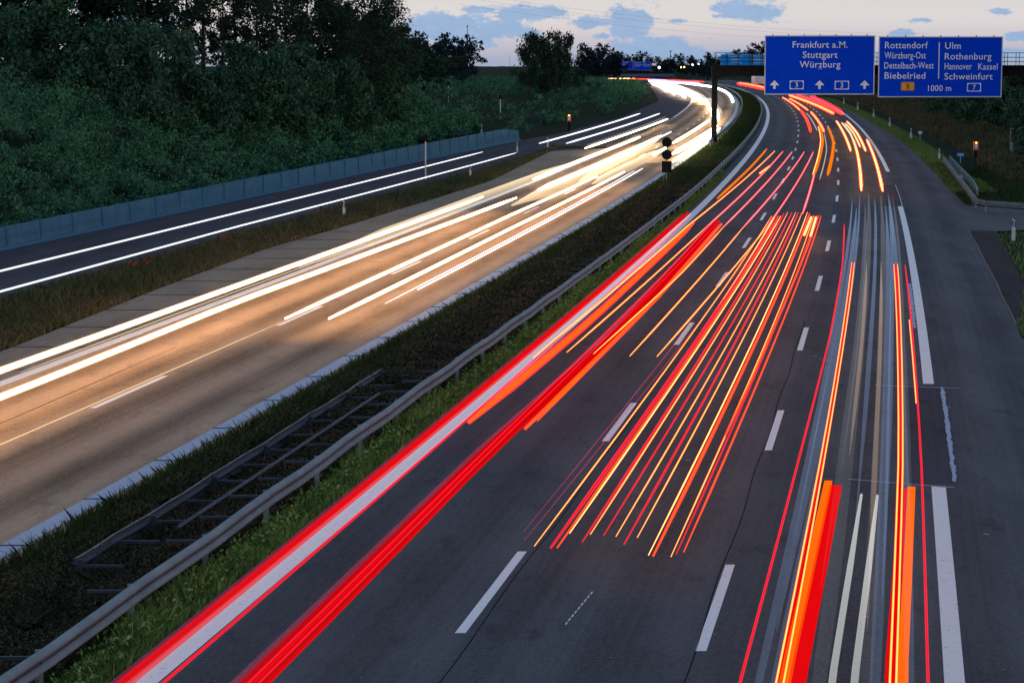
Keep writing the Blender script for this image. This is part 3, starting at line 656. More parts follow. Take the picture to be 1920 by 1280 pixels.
b = MB(); b.box((0, -.03, .8), (.62, .03, .3)); b.build('plate', 'sign_bright', t)
b = MB(); [b.box((-.18 + .12 * k, -.05, .8), (.06, .01, .14)) for k in range(4)]; b.build('lettering', 'sign_white', t)
p = gnd(1894, 292); t = thing('camera_pole', 'thin pole with a grey box on its shaft at the dark right bank', 'pole', (p.x, p.y, float(terrain(p.x, p.y)) - .3))
b = MB(); b.tube([(0, 0, 0), (0, 0, 2.6)], .035, 8); b.tube([(-.1, 0, 2.6), (.35, 0, 2.6)], .03, 8); b.build('pole', 'steel', t)
b = MB(); b.box((.08, 0, .9), (.24, .2, 1.0)); b.build('cabinet', 'steel', t)
# traffic sign backs in the median
p = gnd(1243, 346); t = thing('traffic_sign', 'dark backs of two round plates and a square plate on one median post', 'traffic sign', (p.x + .25, p.y, 0))
zz = lambda y: at(1250, y, p.y).z
b = MB(); b.tube([(0, .06, -.1), (0, .06, zz(256))], .035, 8); b.tube([(-.35, .1, 0), (0, .06, 1.0)], .025, 6); b.build('post', 'steel', t)
for yc in (267, 290):
    b = MB(); b.tube([(0, 0, zz(yc)), (0, -.03, zz(yc))], .35, 28); b.build('round_plate', 'sign_back', t)
    b = MB(); b.box((0, .03, zz(yc)), (.5, .03, .05)); b.build('clamp', 'steel', t)
b = MB(); b.box((0, -.015, zz(313)), (.68, .03, .80)); b.build('square_plate', 'sign_back', t)

# ---------------------------------------------------------------- overhead gantries
def text(s, loc, h, m, parent, align='LEFT', bold=.006, condense=1.0, name='lettering'):
    c = bpy.data.curves.new(name, 'FONT'); c.body = s; c.size = h / .70; c.align_x = align; c.offset = bold * h; c.extrude = .006; c.resolution_u = 3
    c.space_character = 1.05
    o = bpy.data.objects.new(name, c); o.location = loc; o.rotation_euler = (math.pi / 2, 0, 0); o.scale = (condense, 1, 1)
    c.materials.append(M[m]); COL.objects.link(o)
    bpy.context.view_layer.update(); me = bpy.data.meshes.new_from_object(o.evaluated_get(bpy.context.evaluated_depsgraph_get())); me.name = name
    q = bpy.data.objects.new(name, me); q.location = o.location; q.rotation_euler = o.rotation_euler; q.scale = o.scale; bpy.data.objects.remove(o); q.name = name
    return link(q, parent)
def rounded(b, x0, x1, z0, z1, y, r, d):
    pts = []
    for cx, cz, a0 in ((x1 - r, z0 + r, -90), (x1 - r, z1 - r, 0), (x0 + r, z1 - r, 90), (x0 + r, z0 + r, 180)):
        for k in range(5):
            a = math.radians(a0 + k * 22.5); pts.append((cx + r * math.cos(a), cz + r * math.sin(a)))
    n = len(pts); b.add([(x, y, z) for x, z in pts] + [(x, y + d, z) for x, z in pts], [tuple(range(n)), tuple(range(2 * n - 1, n - 1, -1))] + [(k, k + n, (k + 1) % n + n, (k + 1) % n) for k in range(n)])
def frame_lines(b, x0, x1, z0, z1, y, w_):
    for (a, c, d, e) in ((x0, x1, z0, z0 + w_), (x0, x1, z1 - w_, z1), (x0, x0 + w_, z0 + w_, z1 - w_), (x1 - w_, x1, z0 + w_, z1 - w_)):
        b.box(((a + c) / 2, y, (d + e) / 2), (c - a, .02, e - d))
def sign_panel(label, px, Y, S, face, group=None):
    """S maps a photo pixel to sign-local metres"""
    x0, z0 = S(px[0], px[3]); x1, z1 = S(px[2], px[1])
    t = thing('motorway_sign', label, 'sign', (0, Y, 0), 0, group)
    b = MB(); rounded(b, x0, x1, z0, z1, 0, .12, .12); b.build('panel', face, t)
    b = MB(); frame_lines(b, x0 - .01, x1 + .01, z0 - .01, z1 + .01, -.006, .10); b.build('border', 'sign_frame', t)
    for k in range(7):
        b = MB(); b.box((x0 + (x1 - x0) * (k + .5) / 7, .06, z1 + .06), (.1, .1, .12)); b.build('clip', 'steel_dark', t)
    return t, (x0, x1, z0, z1)
YG = 231.0
def S1(x, y): q = at(x, y, YG - 1.4); return q.x, q.z
u1 = (YG - 1.4) / F
t, box = sign_panel('big blue sign for Frankfurt, Stuttgart and Würzburg with three white arrows', (1433, 67, 1641, 177.5), YG - 1.4, S1, 'sign_blue', 'large blue overhead signs on the near gantry')
for s, xc, yb in [('Frankfurt a.M.', 1537.5, 90), ('Stuttgart', 1537.5, 109), ('Würzburg', 1537.5, 127)]:
    X, Z = S1(xc, yb); text(s, (X, -.012, Z), 12.2 * u1, 'sign_white', t, 'CENTER')
for xc in (1452, 1536.5, 1621):
    X, Z = S1(xc, 167); b = MB(); h = 16 * u1
    b.add([(X - .12 - .0, -.012, Z), (X + .12, -.012, Z), (X + .12, -.012, Z + h * .42), (X + .48, -.012, Z + h * .42), (X, -.012, Z + h), (X - .48, -.012, Z + h * .42), (X - .12, -.012, Z + h * .42)], [(0, 1, 2, 3, 4, 5, 6)])
    V = [Vector(v) + Vector((0, .011, 0)) for v in b.v]; b.add(V, [(6, 5, 4, 3, 2, 1, 0)]); b.build('arrow', 'sign_white', t)
def shield(xa, ya, xb, yb, s, t, orange=False):
    X0, Z0 = S1(xa, yb); X1, Z1 = S1(xb, ya)
    if orange:
        b = MB(); rounded(b, X0, X1, Z0, Z1, -.012, .1, .011); b.build('shield', 'sign_orange', t)
        b = MB(); frame_lines(b, X0 + .03, X1 - .03, Z0 + .03, Z1 - .03, -.014, .03); b.build('shield_border', 'black', t)
        text(s, ((X0 + X1) / 2, -.022, Z0 + (Z1 - Z0) * .22), (Z1 - Z0) * .58, 'black', t, 'CENTER')
    else:
        b = MB(); frame_lines(b, X0, X1, Z0, Z1, -.012, .07); b.build('shield', 'sign_white', t)
        c = MB()
        for xq, d in ((X0, 1), (X1, -1)):
            for zq, e in ((Z0, 1), (Z1, -1)):
                c.add([(xq + d * .07, -.016, zq + e * .07), (xq + d * .20, -.016, zq + e * .07), (xq + d * .07, -.016, zq + e * .20)], [(0, 1, 2)])
        c.build('shield_corner', 'sign_white', t)
        text(s, ((X0 + X1) / 2, -.012, Z0 + (Z1 - Z0) * .21), (Z1 - Z0) * .58, 'sign_white', t, 'CENTER')
shield(1480.5, 151.5, 1507, 167.5, '3', t); shield(1565, 152, 1592, 168, '3', t)
X, Z = S1(1537, 129.5); b = MB(); b.box((X - .1, -.012, Z), (.12, .02, .05)); b.box((X + .12, -.012, Z), (.18, .02, .05)); b.build('tick', 'sign_white', t)
t, box = sign_panel('big blue sign listing Rottendorf, Ulm and Schweinfurt in two columns with an orange shield', (1646, 69, 1880.5, 182.5), YG - 1.4, S1, 'sign_blue', 'large blue overhead signs on the near gantry')
for s, xl, yb, wpx, h in [('Rottendorf', 1658, 91, 80, 12.2), ('Würzburg-Ost', 1658.5, 110, 77, 12), ('Dettelbach-West', 1657, 129, 92, 12), ('Biebelried', 1657, 148, 76, 12.2),
                         ('Ulm', 1771, 92, 29, 12.2), ('Rothenburg', 1770, 112, 87, 12.2), ('Hannover', 1770, 130.5, 51, 12), ('Kassel', 1833, 131, 36, 12), ('Schweinfurt', 1770, 149.5, 90, 12.2), ('1000 m', 1737, 171, 43, 11)]:
    X, Z = S1(xl, yb); o = text(s, (X, -.012, Z), h * u1, 'sign_white', t)
    bpy.context.view_layer.update(); o.scale.x = wpx * u1 / max(o.dimensions.x, .01)
xa, za = S1(1759.5, 148); xb, zb = S1(1761.5, 80); b = MB(); b.box(((xa + xb) / 2, -.012, (za + zb) / 2), (.09, .02, zb - za)); b.build('divider', 'sign_white', t)
shield(1689, 154, 1715, 170.5, '8', t, True); shield(1813, 156, 1839.5, 172, '7', t)
t = thing('sign_gantry', 'dark steel sign gantry across the near carriageway with its post in the median', 'gantry', (20.1, YG, 0)); o = Vector((20.1, YG, 0))
L = lambda x, y, dy=0: at(x, y, YG + dy) - o
b = MB(); zt = L(1338, 124).z; b.box((0, 0, zt / 2 - .3), (.54, .50, zt + .6)); b.build('post', 'steel_dark', t)
xr = L(2010, 124).x; b = MB(); b.box((xr, 0, zt / 2 - .3), (.62, .55, zt + .6)); b.build('post', 'steel_dark', t)
zc = L(1338, 143).z; b = MB(); b.box((xr / 2, 0, (zc + zt) / 2), (xr + .6, .75, zt - zc)); b.build('beam', 'steel_dark', t)
b = MB(); b.box((xr / 2, -.75, zt + .04), (xr + .4, 1.0, .08)); b.build('walkway', 'steel_dark', t)
zr = L(1338, 99.5).z; b = MB()
for yy in (-1.15, .32):
    for z in (zr, zt + (zr - zt) * .66, zt + (zr - zt) * .33): b.box((xr / 2, yy, z), (xr, .05, .06))
    for k in range(int(xr / 1.2) + 1): b.box((min(k * 1.15, xr), yy, (zr + zt) / 2), (.05, .05, zr - zt))
b.build('railing', 'steel_dark', t)
b = MB(); xl = L(1326.5, 124).x; b.box((xl / 2, -.3, zt - .02), (-xl, .9, .08)); zl = L(1327, 111).z
for z in (zl, (zl + zt) / 2): b.box((xl / 2, -.72, z), (-xl, .04, .04))
b.box((xl, -.7, (zl + zt) / 2), (.04, .04, zl - zt)); b.build('ladder_platform', 'steel_dark', t)
# middle gantry seen through the railing of the near one, and the far one
def far_gantry(label, Y, panels, face, legs, g):
    gt = thing('sign_gantry', label[0], 'gantry', (legs[0], Y, float(drop(Y))))
    o = Vector((legs[0], Y, float(drop(Y)))); zb = at(0, panels[0][3], Y).z
    b = MB()
    for x in legs: b.box((x - o.x, .6, (zb - o.z + 2) / 2), (.7, .6, zb - o.z + 2))
    b.build('post', 'steel_dark', gt); b = MB(); b.box(((legs[0] + legs[1]) / 2 - o.x, .6, zb - o.z + 1.2), (legs[1] - legs[0] + .7, .7, 1.1)); b.build('beam', 'steel_dark', gt)
    for lab, (x0, y0, x1, y1), rows in zip(label[1:], panels, g):
        t = thing('motorway_sign', lab, 'sign', (0, Y, 0), 0, 'small distant blue overhead signs'); A, B = at(x0, y1, Y), at(x1, y0, Y); bb = MB()
        rounded(bb, A.x, B.x, A.z, B.z, 0, .2, .15); bb.build('panel', face, t); bb = MB(); frame_lines(bb, A.x, B.x, A.z, B.z, -.02, .12); bb.build('border', 'sign_frame', t)
        W_, H_ = B.x - A.x, B.z - A.z
        for s, fx, fz, al in rows: text(s, (A.x + W_ * fx, -.03, A.z + H_ * fz), H_ * .11, 'sign_white', t, al, .02)
r1 = [('Frankfurt a.M.', .5, .80, 'CENTER'), ('Stuttgart', .5, .62, 'CENTER'), ('Würzburg', .5, .44, 'CENTER'), ('3', .3, .1, 'CENTER'), ('3', .7, .1, 'CENTER')]
r2 = [('Rottendorf', .05, .80, 'LEFT'), ('Würzburg-Ost', .05, .62, 'LEFT'), ('Biebelried', .05, .44, 'LEFT'), ('Ulm', .55, .80, 'LEFT'), ('Rothenburg', .55, .62, 'LEFT'), ('Schweinfurt', .55, .44, 'LEFT')]
far_gantry(['distant gantry behind the railing of the near one', 'bright light blue sign seen through the near gantry railing', 'bright light blue sign half hidden behind the Frankfurt sign'], 800,
           [(1351, 102, 1409, 131), (1411.5, 103, 1474, 131.5)], 'sign_bright', (at(1300, 120, 800).x + 5, at(1560, 120, 800).x), (r1, r2))
far_gantry(['farthest gantry over the road at the horizon', 'tiny blue sign at the horizon, left one of the pair', 'tiny blue sign at the horizon, right one of the pair'], 1450,
           [(1154, 115.5, 1187, 131.5), (1188.5, 116, 1220.5, 132)], 'sign_blue', (at(1140, 120, 1450).x, at(1232, 120, 1450).x), (r1, r2))

# ---------------------------------------------------------------- vegetation
def leaf_cards(C, size, up_bias=.3):
    """little quads at centres C (n,3) with sizes (n,)"""
    n = len(C); a = RNG.normal(size=(n, 3)); a /= np.linalg.norm(a, axis=1)[:, None]; b = RNG.normal(size=(n, 3)); b[:, 2] *= .6
    b -= (a * b).sum(1)[:, None] * a; b /= np.linalg.norm(b, axis=1)[:, None]
    s = np.asarray(size)[:, None]; a = a * s; b = b * s * .55
    V = np.stack([C - a, C + b * .9 - a * .1, C + a, C - b * .9 - a * .1], 1).reshape(-1, 3)
    return V, np.arange(4 * n).reshape(n, 4)
def clump_points(n, centres, radii, shell=.55):
    k = RNG.integers(0, len(centres), n); d = RNG.normal(size=(n, 3)); d /= np.linalg.norm(d, axis=1)[:, None]
    r = radii[k] * (shell + (1 - shell) * RNG.random(n)) ** 1.0
    return centres[k] + d * r[:, None] * np.array([1, 1, .85])
def make_tree(H, rad, kind, mleaf, nleaf, lsize):
    """trunk with limbs and a crown of separate leaf clumps with gaps; returns (trunk mesh, crown mesh)"""
    b = MB(); lean = Vector((random.uniform(-.4, .4), random.uniform(-.4, .4), 0))
    top = Vector((lean.x * 1.5, lean.y * 1.5, H * .9)); tr = .016 * H
    tp = [Vector((0, 0, -.4)), Vector((lean.x * .3, lean.y * .3, H * .25)), Vector((lean.x, lean.y, H * .55)), top]
    b.tube(tp, [tr, tr * .8, tr * .5, tr * .15], 7)
    cs, rs = [], []; low = {'tall': .35, 'round': .25, 'bush': .05, 'thin': .3}[kind]; nb = {'tall': 26, 'round': 24, 'bush': 18, 'thin': 16}[kind]
    for k in range(nb):
        f = low + (1 - low) * (k + random.random()) / nb; z = H * f; a = random.uniform(0, 6.283)
        prof = {'tall': math.sin(math.pi * (.15 + .8 * (f - low) / (1 - low))) ** .7, 'round': math.sin(math.pi * (.12 + .82 * (f - low) / (1 - low))) ** .5, 'bush': (1 - f * .75), 'thin': .35 + .4 * math.sin(3 * f)}[kind]
        L_ = rad * prof * random.uniform(.45, 1.1)
        base = Vector((lean.x * f * 1.5, lean.y * f * 1.5, max(z - L_ * .55, H * .08))); tip = Vector((math.cos(a) * L_ + lean.x * f, math.sin(a) * L_ + lean.y * f, z + random.uniform(-.1, .25) * L_))
        mid = base.lerp(tip, .5) + Vector((0, 0, -.08 * L_)); b.tube([base, mid, tip], [tr * .32, tr * .2, tr * .07], 5)
        for (pp, rr) in ((tip, .36), (base.lerp(tip, .62), .33), (tip + Vector((random.uniform(-1, 1), random.uniform(-1, 1), random.uniform(-.3, .9))) * rad * .3, .27)):
            cs.append(tuple(pp)); rs.append(rad * rr * random.uniform(.6, 1.25) * (.6 if kind == 'thin' else 1))
    P = clump_points(nleaf, np.array(cs), np.array(rs), .25); P[:, 2] = np.maximum(P[:, 2], .1)
    V, Q = leaf_cards(P, lsize * (.6 + .8 * RNG.random(nleaf)))
    return b, V, Q
def tree_proto(name, H, rad, kind, mleaf, nleaf, ls):
    t = thing(name, 'x', 'shrub' if kind == 'bush' else 'tree'); b, V, Q = make_tree(H, rad, kind, mleaf, nleaf, ls)
    b.build('trunk', 'bark', t, smooth=True); npmesh('crown', V, Q, mleaf, t); t['_used'] = 0; return t
def plant(pr, x, y, s, lab, group, sz=None, dz=0, name=None):
    o = copy_tree(pr) if pr['_used'] else pr; pr['_used'] = 1
    o.location = (x, y, float(terrain(x, y)) - .2 + dz); o.scale = (s, s, sz or s); o.rotation_euler = (0, 0, random.uniform(0, 6.28)); o['label'] = lab; o['group'] = group
    return o
T = {'tallA': tree_proto('broadleaf_tree', 14, 3.6, 'tall', 'leaf_dark', 7000, .145), 'tallB': tree_proto('broadleaf_tree', 13, 3.2, 'tall', 'leaf_dark', 5200, .145), 'thin': tree_proto('birch_tree', 13, 2.2, 'thin', 'leaf_dark', 3000, .15),
     'roundA': tree_proto('round_tree', 9, 4.2, 'round', 'leaf_dark', 6500, .24), 'roundB': tree_proto('round_tree', 9, 3.6, 'round', 'leaf_dark', 4200, .22), 'bushA': tree_proto('large_shrub', 5.5, 3.0, 'bush', 'leaf', 5200, .17),
     'far': tree_proto('distant_tree', 11, 5.5, 'round', 'leaf_far', 2200, .45), 'farB': tree_proto('distant_tree', 9, 5, 'round', 'leaf_far', 1800, .42)}
def hill(x, Y, kind, s, lab, grp, sz=None):
    X = (x - 960) / F * Y; return plant(T[kind], X, Y, s, lab, grp, sz)
GT = 'trees along the top of the left slope'
i = 0
for (x, Y, kind, s) in [(-30, 165, 'tallA', 1.0), (25, 175, 'tallB', 1.0), (75, 168, 'tallA', .9), (120, 172, 'roundA', 1.25), (165, 180, 'thin', 1.0), (205, 178, 'thin', .95), (240, 172, 'tallB', .95), (285, 170, 'tallA', .95), (320, 176, 'tallB', 1.05), (355, 188, 'thin', 1.0),
                       (385, 185, 'thin', 1.05), (420, 190, 'tallB', .85), (450, 196, 'thin', 1.0), (480, 192, 'tallA', .85), (515, 196, 'tallB', .95), (545, 200, 'tallA', 1.0), (575, 205, 'tallA', .95), (610, 206, 'thin', 1.1), (632, 215, 'thin', 1.0),
                       (655, 205, 'tallB', .80), (690, 210, 'tallA', .95), (722, 214, 'tallB', .98), (742, 222, 'thin', .72)]:
    kd = {'tallA': 'dense tall tree', 'tallB': 'tall leafy tree', 'thin': 'slender sparse tree', 'roundA': 'broad round tree'}[kind]
    nums = ['first', 'second', 'third', 'fourth', 'fifth', 'sixth', 'seventh', 'eighth', 'ninth', 'tenth', 'eleventh', 'twelfth', 'thirteenth', 'fourteenth', 'fifteenth', 'sixteenth', 'seventeenth', 'eighteenth', 'nineteenth', 'twentieth', 'twenty-first', 'twenty-second', 'twenty-third']
    hill(x, Y, kind, s, f'{kd} on the left hilltop, {nums[i]} from the left of its row', GT); i += 1
GB = 'tall shrubs on the upper left slope'
for k, (x, Y, kind, s) in enumerate([(20, 152, 'bushA', 1.1), (95, 155, 'bushA', 1.2), (160, 156, 'bushA', .95), (215, 158, 'bushA', 1.1), (275, 160, 'bushA', 1.25), (340, 166, 'bushA', 1.2), (400, 168, 'bushA', .9), (450, 176, 'bushA', 1.15), (505, 180, 'bushA', 1.2), (555, 186, 'bushA', 1.3), (600, 192, 'bushA', 1.1), (640, 200, 'bushA', 1.1), (672, 206, 'bushA', 1.0), (705, 212, 'bushA', 1.05), (735, 222, 'bushA', .9)]):
    hill(x, Y, kind, s, f'tall dark green shrub under the hilltop trees, {nums[k]} from the left', GB)
GC = 'dark trees beyond the end of the slope'
for (x, Y, kind, s, sz, lab) in [(640, 232, 'roundA', 1.1, 1.0, 'dark round tree at the foot of the tall trees by the skyline'), (700, 240, 'roundA', 1.0, .9, 'dark bushy tree right of the tall skyline trees'), (762, 262, 'roundB', .8, .70, 'low dark tree where the skyline steps down'),
                                 (800, 300, 'roundA', .8, .60, 'low dark tree left of the thin mast'), (840, 330, 'roundB', .8, .55, 'low dark tree just below the thin mast'), (992, 330, 'roundB', .62, .98, 'pointed dark tree, left half of the lone tree pair'),
                                 (1012, 335, 'roundA', .66, .96, 'dense dark tree in the centre of the lone tree pair'), (1036, 350, 'roundA', .62, .86, 'broad dark tree on the right of the lone tree pair'), (1057, 372, 'roundB', .66, 1.10, 'airy tree crown sticking out behind the lone tree pair'),
                                 (1088, 400, 'roundB', .5, .50, 'small dark tree right of the lone tree pair')]:
    hill(x, Y, kind, s, lab, GC, sz)
GD = 'distant trees along the horizon'
for k, (x, Y, s, kd) in enumerate([(775, 700, 1.2, 'far'), (800, 720, 1.1, 'farB'), (825, 760, 1.2, 'far'), (850, 780, 1.2, 'farB'), (868, 800, 1.2, 'far'), (1100, 900, 1.1, 'far'), (1118, 950, 1.1, 'farB'), (1135, 980, 1.2, 'far'), (1150, 1000, 1.1, 'farB'), (1235, 1600, 1.1, 'far'), (1250, 1650, 1.2, 'farB'), (1268, 1600, 1.2, 'far'),
                                   (1285, 1550, 1.2, 'farB'), (1300, 1500, 1.1, 'far'), (1318, 1400, 1.1, 'farB'), (1332, 1300, 1.2, 'far'), (1350, 1150, 1.1, 'farB'), (1372, 1100, 1.1, 'far'), (1395, 1050, 1.1, 'farB'), (1420, 1000, 1.2, 'far'), (1095, 1300, 1.3, 'farB'), (1165, 1700, 1.4, 'far'), (1185, 1750, 1.4, 'farB'), (1205, 1700, 1.4, 'far')]):
    hill(x, Y, kd, s, 'small dark tree in the distant row along the horizon', GD)
GE = 'dark trees on the right bank'
for k, (x, Y, kind, s) in enumerate([(1590, 500, 'roundA', .75), (1640, 470, 'roundB', .9), (1690, 420, 'roundA', .8), (1735, 380, 'roundA', .9), (1775, 350, 'roundB', .95), (1815, 320, 'roundA', .85), (1850, 300, 'roundB', .9), (1890, 290, 'roundA', .85), (1935, 280, 'roundA', .9), (1905, 245, 'bushA', 1.0), (1870, 260, 'bushA', 1.1), (1940, 215, 'bushA', 1.0), (1960, 190, 'bushA', .9), (1760, 330, 'bushA', 1.1), (1800, 300, 'bushA', 1.0), (1835, 275, 'bushA', 1.1), (1700, 400, 'bushA', 1.2)]):
    hill(x, Y, kind, s, f'{"tall dark tree" if kind[0] == "r" else "low dark shrub"} on the right bank, {nums[k]} counted from the road outward', GE, s * .56 if kind[0] == 'r' else s * .8)
# shrub cover of the slope: one continuous thicket
cs, rs = [], []
def shrub_at(X, Y, r): cs.append((X, Y, float(terrain(X, Y)) + r * .5)); rs.append(r)
cnt = 0
while cnt < 1900:
    Y = RNG.uniform(72, 250); d = 1.0 + 24 * RNG.random() ** 1.15; X = float(Wl(Y)) - 1.0 - d
    px = X / Y * F + 960
    if px < -140 or px > 1020: continue
    if Y > 205 and d < 2.5 + (Y - 205) * .03: continue
    shrub_at(X, Y, RNG.uniform(.55, 1.0) * (1.9 if RNG.random() < .25 else 1) * (.7 if d < 3 else 1) * (1 + .3 * (d > 9))); cnt += 1
cnt = 0
while cnt < 650:
    Y = RNG.uniform(235, 690); d = 2.5 + 40 * RNG.random() ** 1.3; X = float(Wl(Y)) - d
    if X / Y * F + 960 < 640: continue
    shrub_at(X, Y, RNG.uniform(.7, 1.5)); cnt += 1
sub_c, sub_r = [], []
for (c, r) in zip(cs, rs):
    for k in range(9):
        a = RNG.normal(size=3); a /= np.linalg.norm(a); a[2] = abs(a[2])
        sub_c.append(np.array(c) + a * r * RNG.uniform(.35, .95)); sub_r.append(r * RNG.uniform(.26, .48))
P = clump_points(640000, np.array(sub_c), np.array(sub_r), .2)
V, Q = leaf_cards(P, .085 * (.6 + 1.0 * RNG.random(len(P))) * np.clip(P[:, 1] / 150, .8, 1.5))
npmesh('shrubbery', V, Q, 'shrub', label='dense dark green thicket covering the left slope', cat='shrubbery', kind='stuff')
def blades(n, fx, h, wd, lean=.35):
    """n blades at positions from fx -> (X, Y); heights h, widths wd"""
    X, Y = fx(n); n = len(X); Z = terrain(X, Y) - .03; H = h * (.45 + .9 * RNG.random(n)); a = RNG.random(n) * 6.283; ww = wd * (.6 + .8 * RNG.random(n))
    lx, ly = RNG.normal(size=n) * lean * H, RNG.normal(size=n) * lean * H; c, s = np.cos(a) * ww, np.sin(a) * ww
    V = np.stack([np.stack([X - c, Y - s, Z], 1), np.stack([X + c, Y + s, Z], 1), np.stack([X + c * .6 + lx * .45, Y + s * .6 + ly * .45, Z + H * .62], 1), np.stack([X + lx, Y + ly, Z + H], 1), np.stack([X - c * .6 + lx * .45, Y - s * .6 + ly * .45, Z + H * .62], 1)], 1).reshape(-1, 3)
    return V, np.arange(5 * n).reshape(n, 5)
def area(y0, y1, fa, fb, p=1.6, patch=None):
    def f(n):
        Y = y0 + (y1 - y0) * RNG.random(n) ** p; t = RNG.random(n); X = fa(Y) * (1 - t) + fb(Y) * t
        if patch is not None:
            k = np.sin(X * 1.9 + Y * .31) + np.sin(X * 1.1 - Y * .53 + 2) + np.sin(Y * .23 + 1); keep = k > patch; X, Y = X[keep], Y[keep]
        return X, Y
    return f
# blade height varies along the verge so that the rail disappears here and there
V, Q = blades(70000, area(24, 170, lambda y: LE(y) + railoff(y) + .02, lambda y: LE(y) - .50), .20, .020)
V2, Q2 = blades(26000, area(24, 190, lambda y: LE(y) + railoff(y) + .0, lambda y: LE(y) - .72, patch=.7), .38, .022); 
npmesh('grass', np.r_[V, V2], np.r_[Q, Q2 + len(V)], 'grass', label='green grass verge between guard rail and white edge line', cat='grass', kind='stuff')
n = 9000; X, Y = area(24, 120, lambda y: LE(y) + railoff(y) + .05, lambda y: LE(y) - .55)(n)
hh = .03 + .38 * RNG.random(n) ** 1.5; P = np.stack([X + RNG.normal(size=n) * .03, Y, hh], 1); V, Q = leaf_cards(P, .035 + .03 * RNG.random(n))
npmesh('weeds', V, Q, 'grass', label='leafy weeds growing in front of the guard rail', cat='weeds', kind='stuff')
cover = lambda y: np.interp(y, [24, 39.5, 42, 52, 58, 63, 80, 200], [.46, .46, .34, .30, .40, .40, .36, .3])
V, Q = blades(90000, area(24, 200, lambda y: LL(y) + 1.2, lambda y: LE(y) + railoff(y) - .22), 1.0, .014, .55)
V = V.reshape(-1, 5, 3); yb = V[:, 0, 1]; zb_ = V[:, :1, 2].copy(); V[:, :, 2] = zb_[:, :1] + (V[:, :, 2] - zb_[:, :1]) * (cover(yb) * .75)[:, None]
V[:, :, :2] = V[:, :1, :2] + (V[:, :, :2] - V[:, :1, :2]) * np.where(np.arange(5) < 2, 1, .5)[None, :, None]; V = V.reshape(-1, 3)
n = 150000; X, Y = area(24, 200, lambda y: LL(y) + 1.1, lambda y: LE(y) + railoff(y) - .16, 1.7)(n)
hmp = .72 + .28 * np.sin(X * 2.3 + Y * .7) * np.sin(Y * 1.1 - X * 1.3)
V2, Q2 = leaf_cards(np.stack([X, Y, cover(Y) * hmp * (.35 + .65 * RNG.random(n) ** .6)], 1), (.022 + .03 * RNG.random(n)) * np.clip(Y / 45, .8, 2.5))
npmesh('dry_plants', V2, Q2, 'grass_dry', label='dark brown low plants matted over the median between the rails', cat='ground cover', kind='stuff')
V2, Q2 = V[:0], Q[:0]
npmesh('dry_grass', np.r_[V, V2], np.r_[Q, Q2 + len(V)], 'grass_dry', label='brown dry grass filling the middle of the median', cat='grass', kind='stuff')
V, Q = blades(60000, area(24, 230, lambda y: LL(y) + .52, lambda y: LL(y) + 1.7), .30, .018, .4)
npmesh('verge_grass', V, Q, 'grass_dark', label='dark green grass fringe along the far carriageway side of the median', cat='grass', kind='stuff')
V, Q = blades(40000, area(160, 520, lambda y: LL(y) + .7, lambda y: LE(y) - 1.1, 1.2), .35, .045, .5)
npmesh('median_grass', V, Q, 'grass_dark', label='dark grass on the distant median beyond the gantry', cat='grass', kind='stuff')
V, Q = blades(90000, area(55, 224, lambda y: Rr(y) + .1, lambda y: LG(y) - .05, 1.2), .27, .024, .5); V2, Q2 = blades(6000, area(55, 224, lambda y: Rr(y) + .1, lambda y: LG(y) - .05, 1.2, .8), .6, .016, .3)
npmesh('island_grass', np.r_[V, V2], np.r_[Q, Q2 + len(V)], 'grass_tan', label='tall rough grass on the strip between slip road and shoulder', cat='grass', kind='stuff')
V, Q = blades(70000, area(150, 470, lambda y: RG(y) + .0, lambda y: RG(y) + 2.6, 1.3), .24, .04, .5)
npmesh('roadside_grass', V, Q, 'grass', label='green grass strip along the right road edge', cat='grass', kind='stuff')
V, Q = blades(90000, area(165, 520, lambda y: RG(y) + 4.5, lambda y: RG(y) + 30, 1.2), .55, .05, .45)
npmesh('bank_grass', V, Q, 'grass_tan', label='dry tan grass on the bank right of the road', cat='grass', kind='stuff')
def corner(n):
    x = 1800 + 420 * RNG.random(n); y = 436 + 400 * RNG.random(n); x1 = np.interp(y, [436, 530, 612, 640, 760], [1868, 1922, 1906, 1922, 1960]); k = x > x1
    G = np.array([tuple(gnd(a, b)) for a, b in zip(x[k], y[k])]); return G[:, 0], G[:, 1]
V, Q = blades(16000, corner, .22, .02, .4)
npmesh('corner_grass', V, Q, 'grass', label='grass corner below the side road at the right picture edge', cat='grass', kind='stuff')
V, Q = blades(30000, area(125, 190, lambda y: RG(y) + .0, lambda y: RG(y) + 9.0, 1.0), .26, .03, .45)
npmesh('junction_grass', V[(np.repeat(V.reshape(-1, 5, 3)[:, 0, 1] > 138, 5))], Q[:int((V.reshape(-1, 5, 3)[:, 0, 1] > 138).sum())], 'grass_dark', label='dark grass around the bent guard rail', cat='grass', kind='stuff')
# poppies in the island grass
for lab, x, y in [('red poppy cluster in the island grass, lowest left one', 250, 520), ('red poppy cluster in the island grass beside the lowest left one', 276, 516), ('red poppy cluster further up the island grass', 420, 468), ('small red poppy cluster below the thin slip road trail', 600, 420)]:
    p = gnd(x, y); t = thing('poppy', lab, 'flower', (p.x, p.y, 0), 0, 'red poppies'); b = MB(); [b.tube([(.06 * k, 0, 0), (.09 * k, 0, .5 + .05 * (k % 3))], .006, 4) for k in range(-2, 3)]; b.build('stem', 'grass_dark', t)
    P = np.array([(.09 * k, 0, .52 + .05 * (k % 3)) for k in range(-2, 3)] * 4) + RNG.normal(size=(20, 3)) * .02; V, Q = leaf_cards(P, np.full(20, .055)); npmesh('petals', V, Q, 'petal', t)

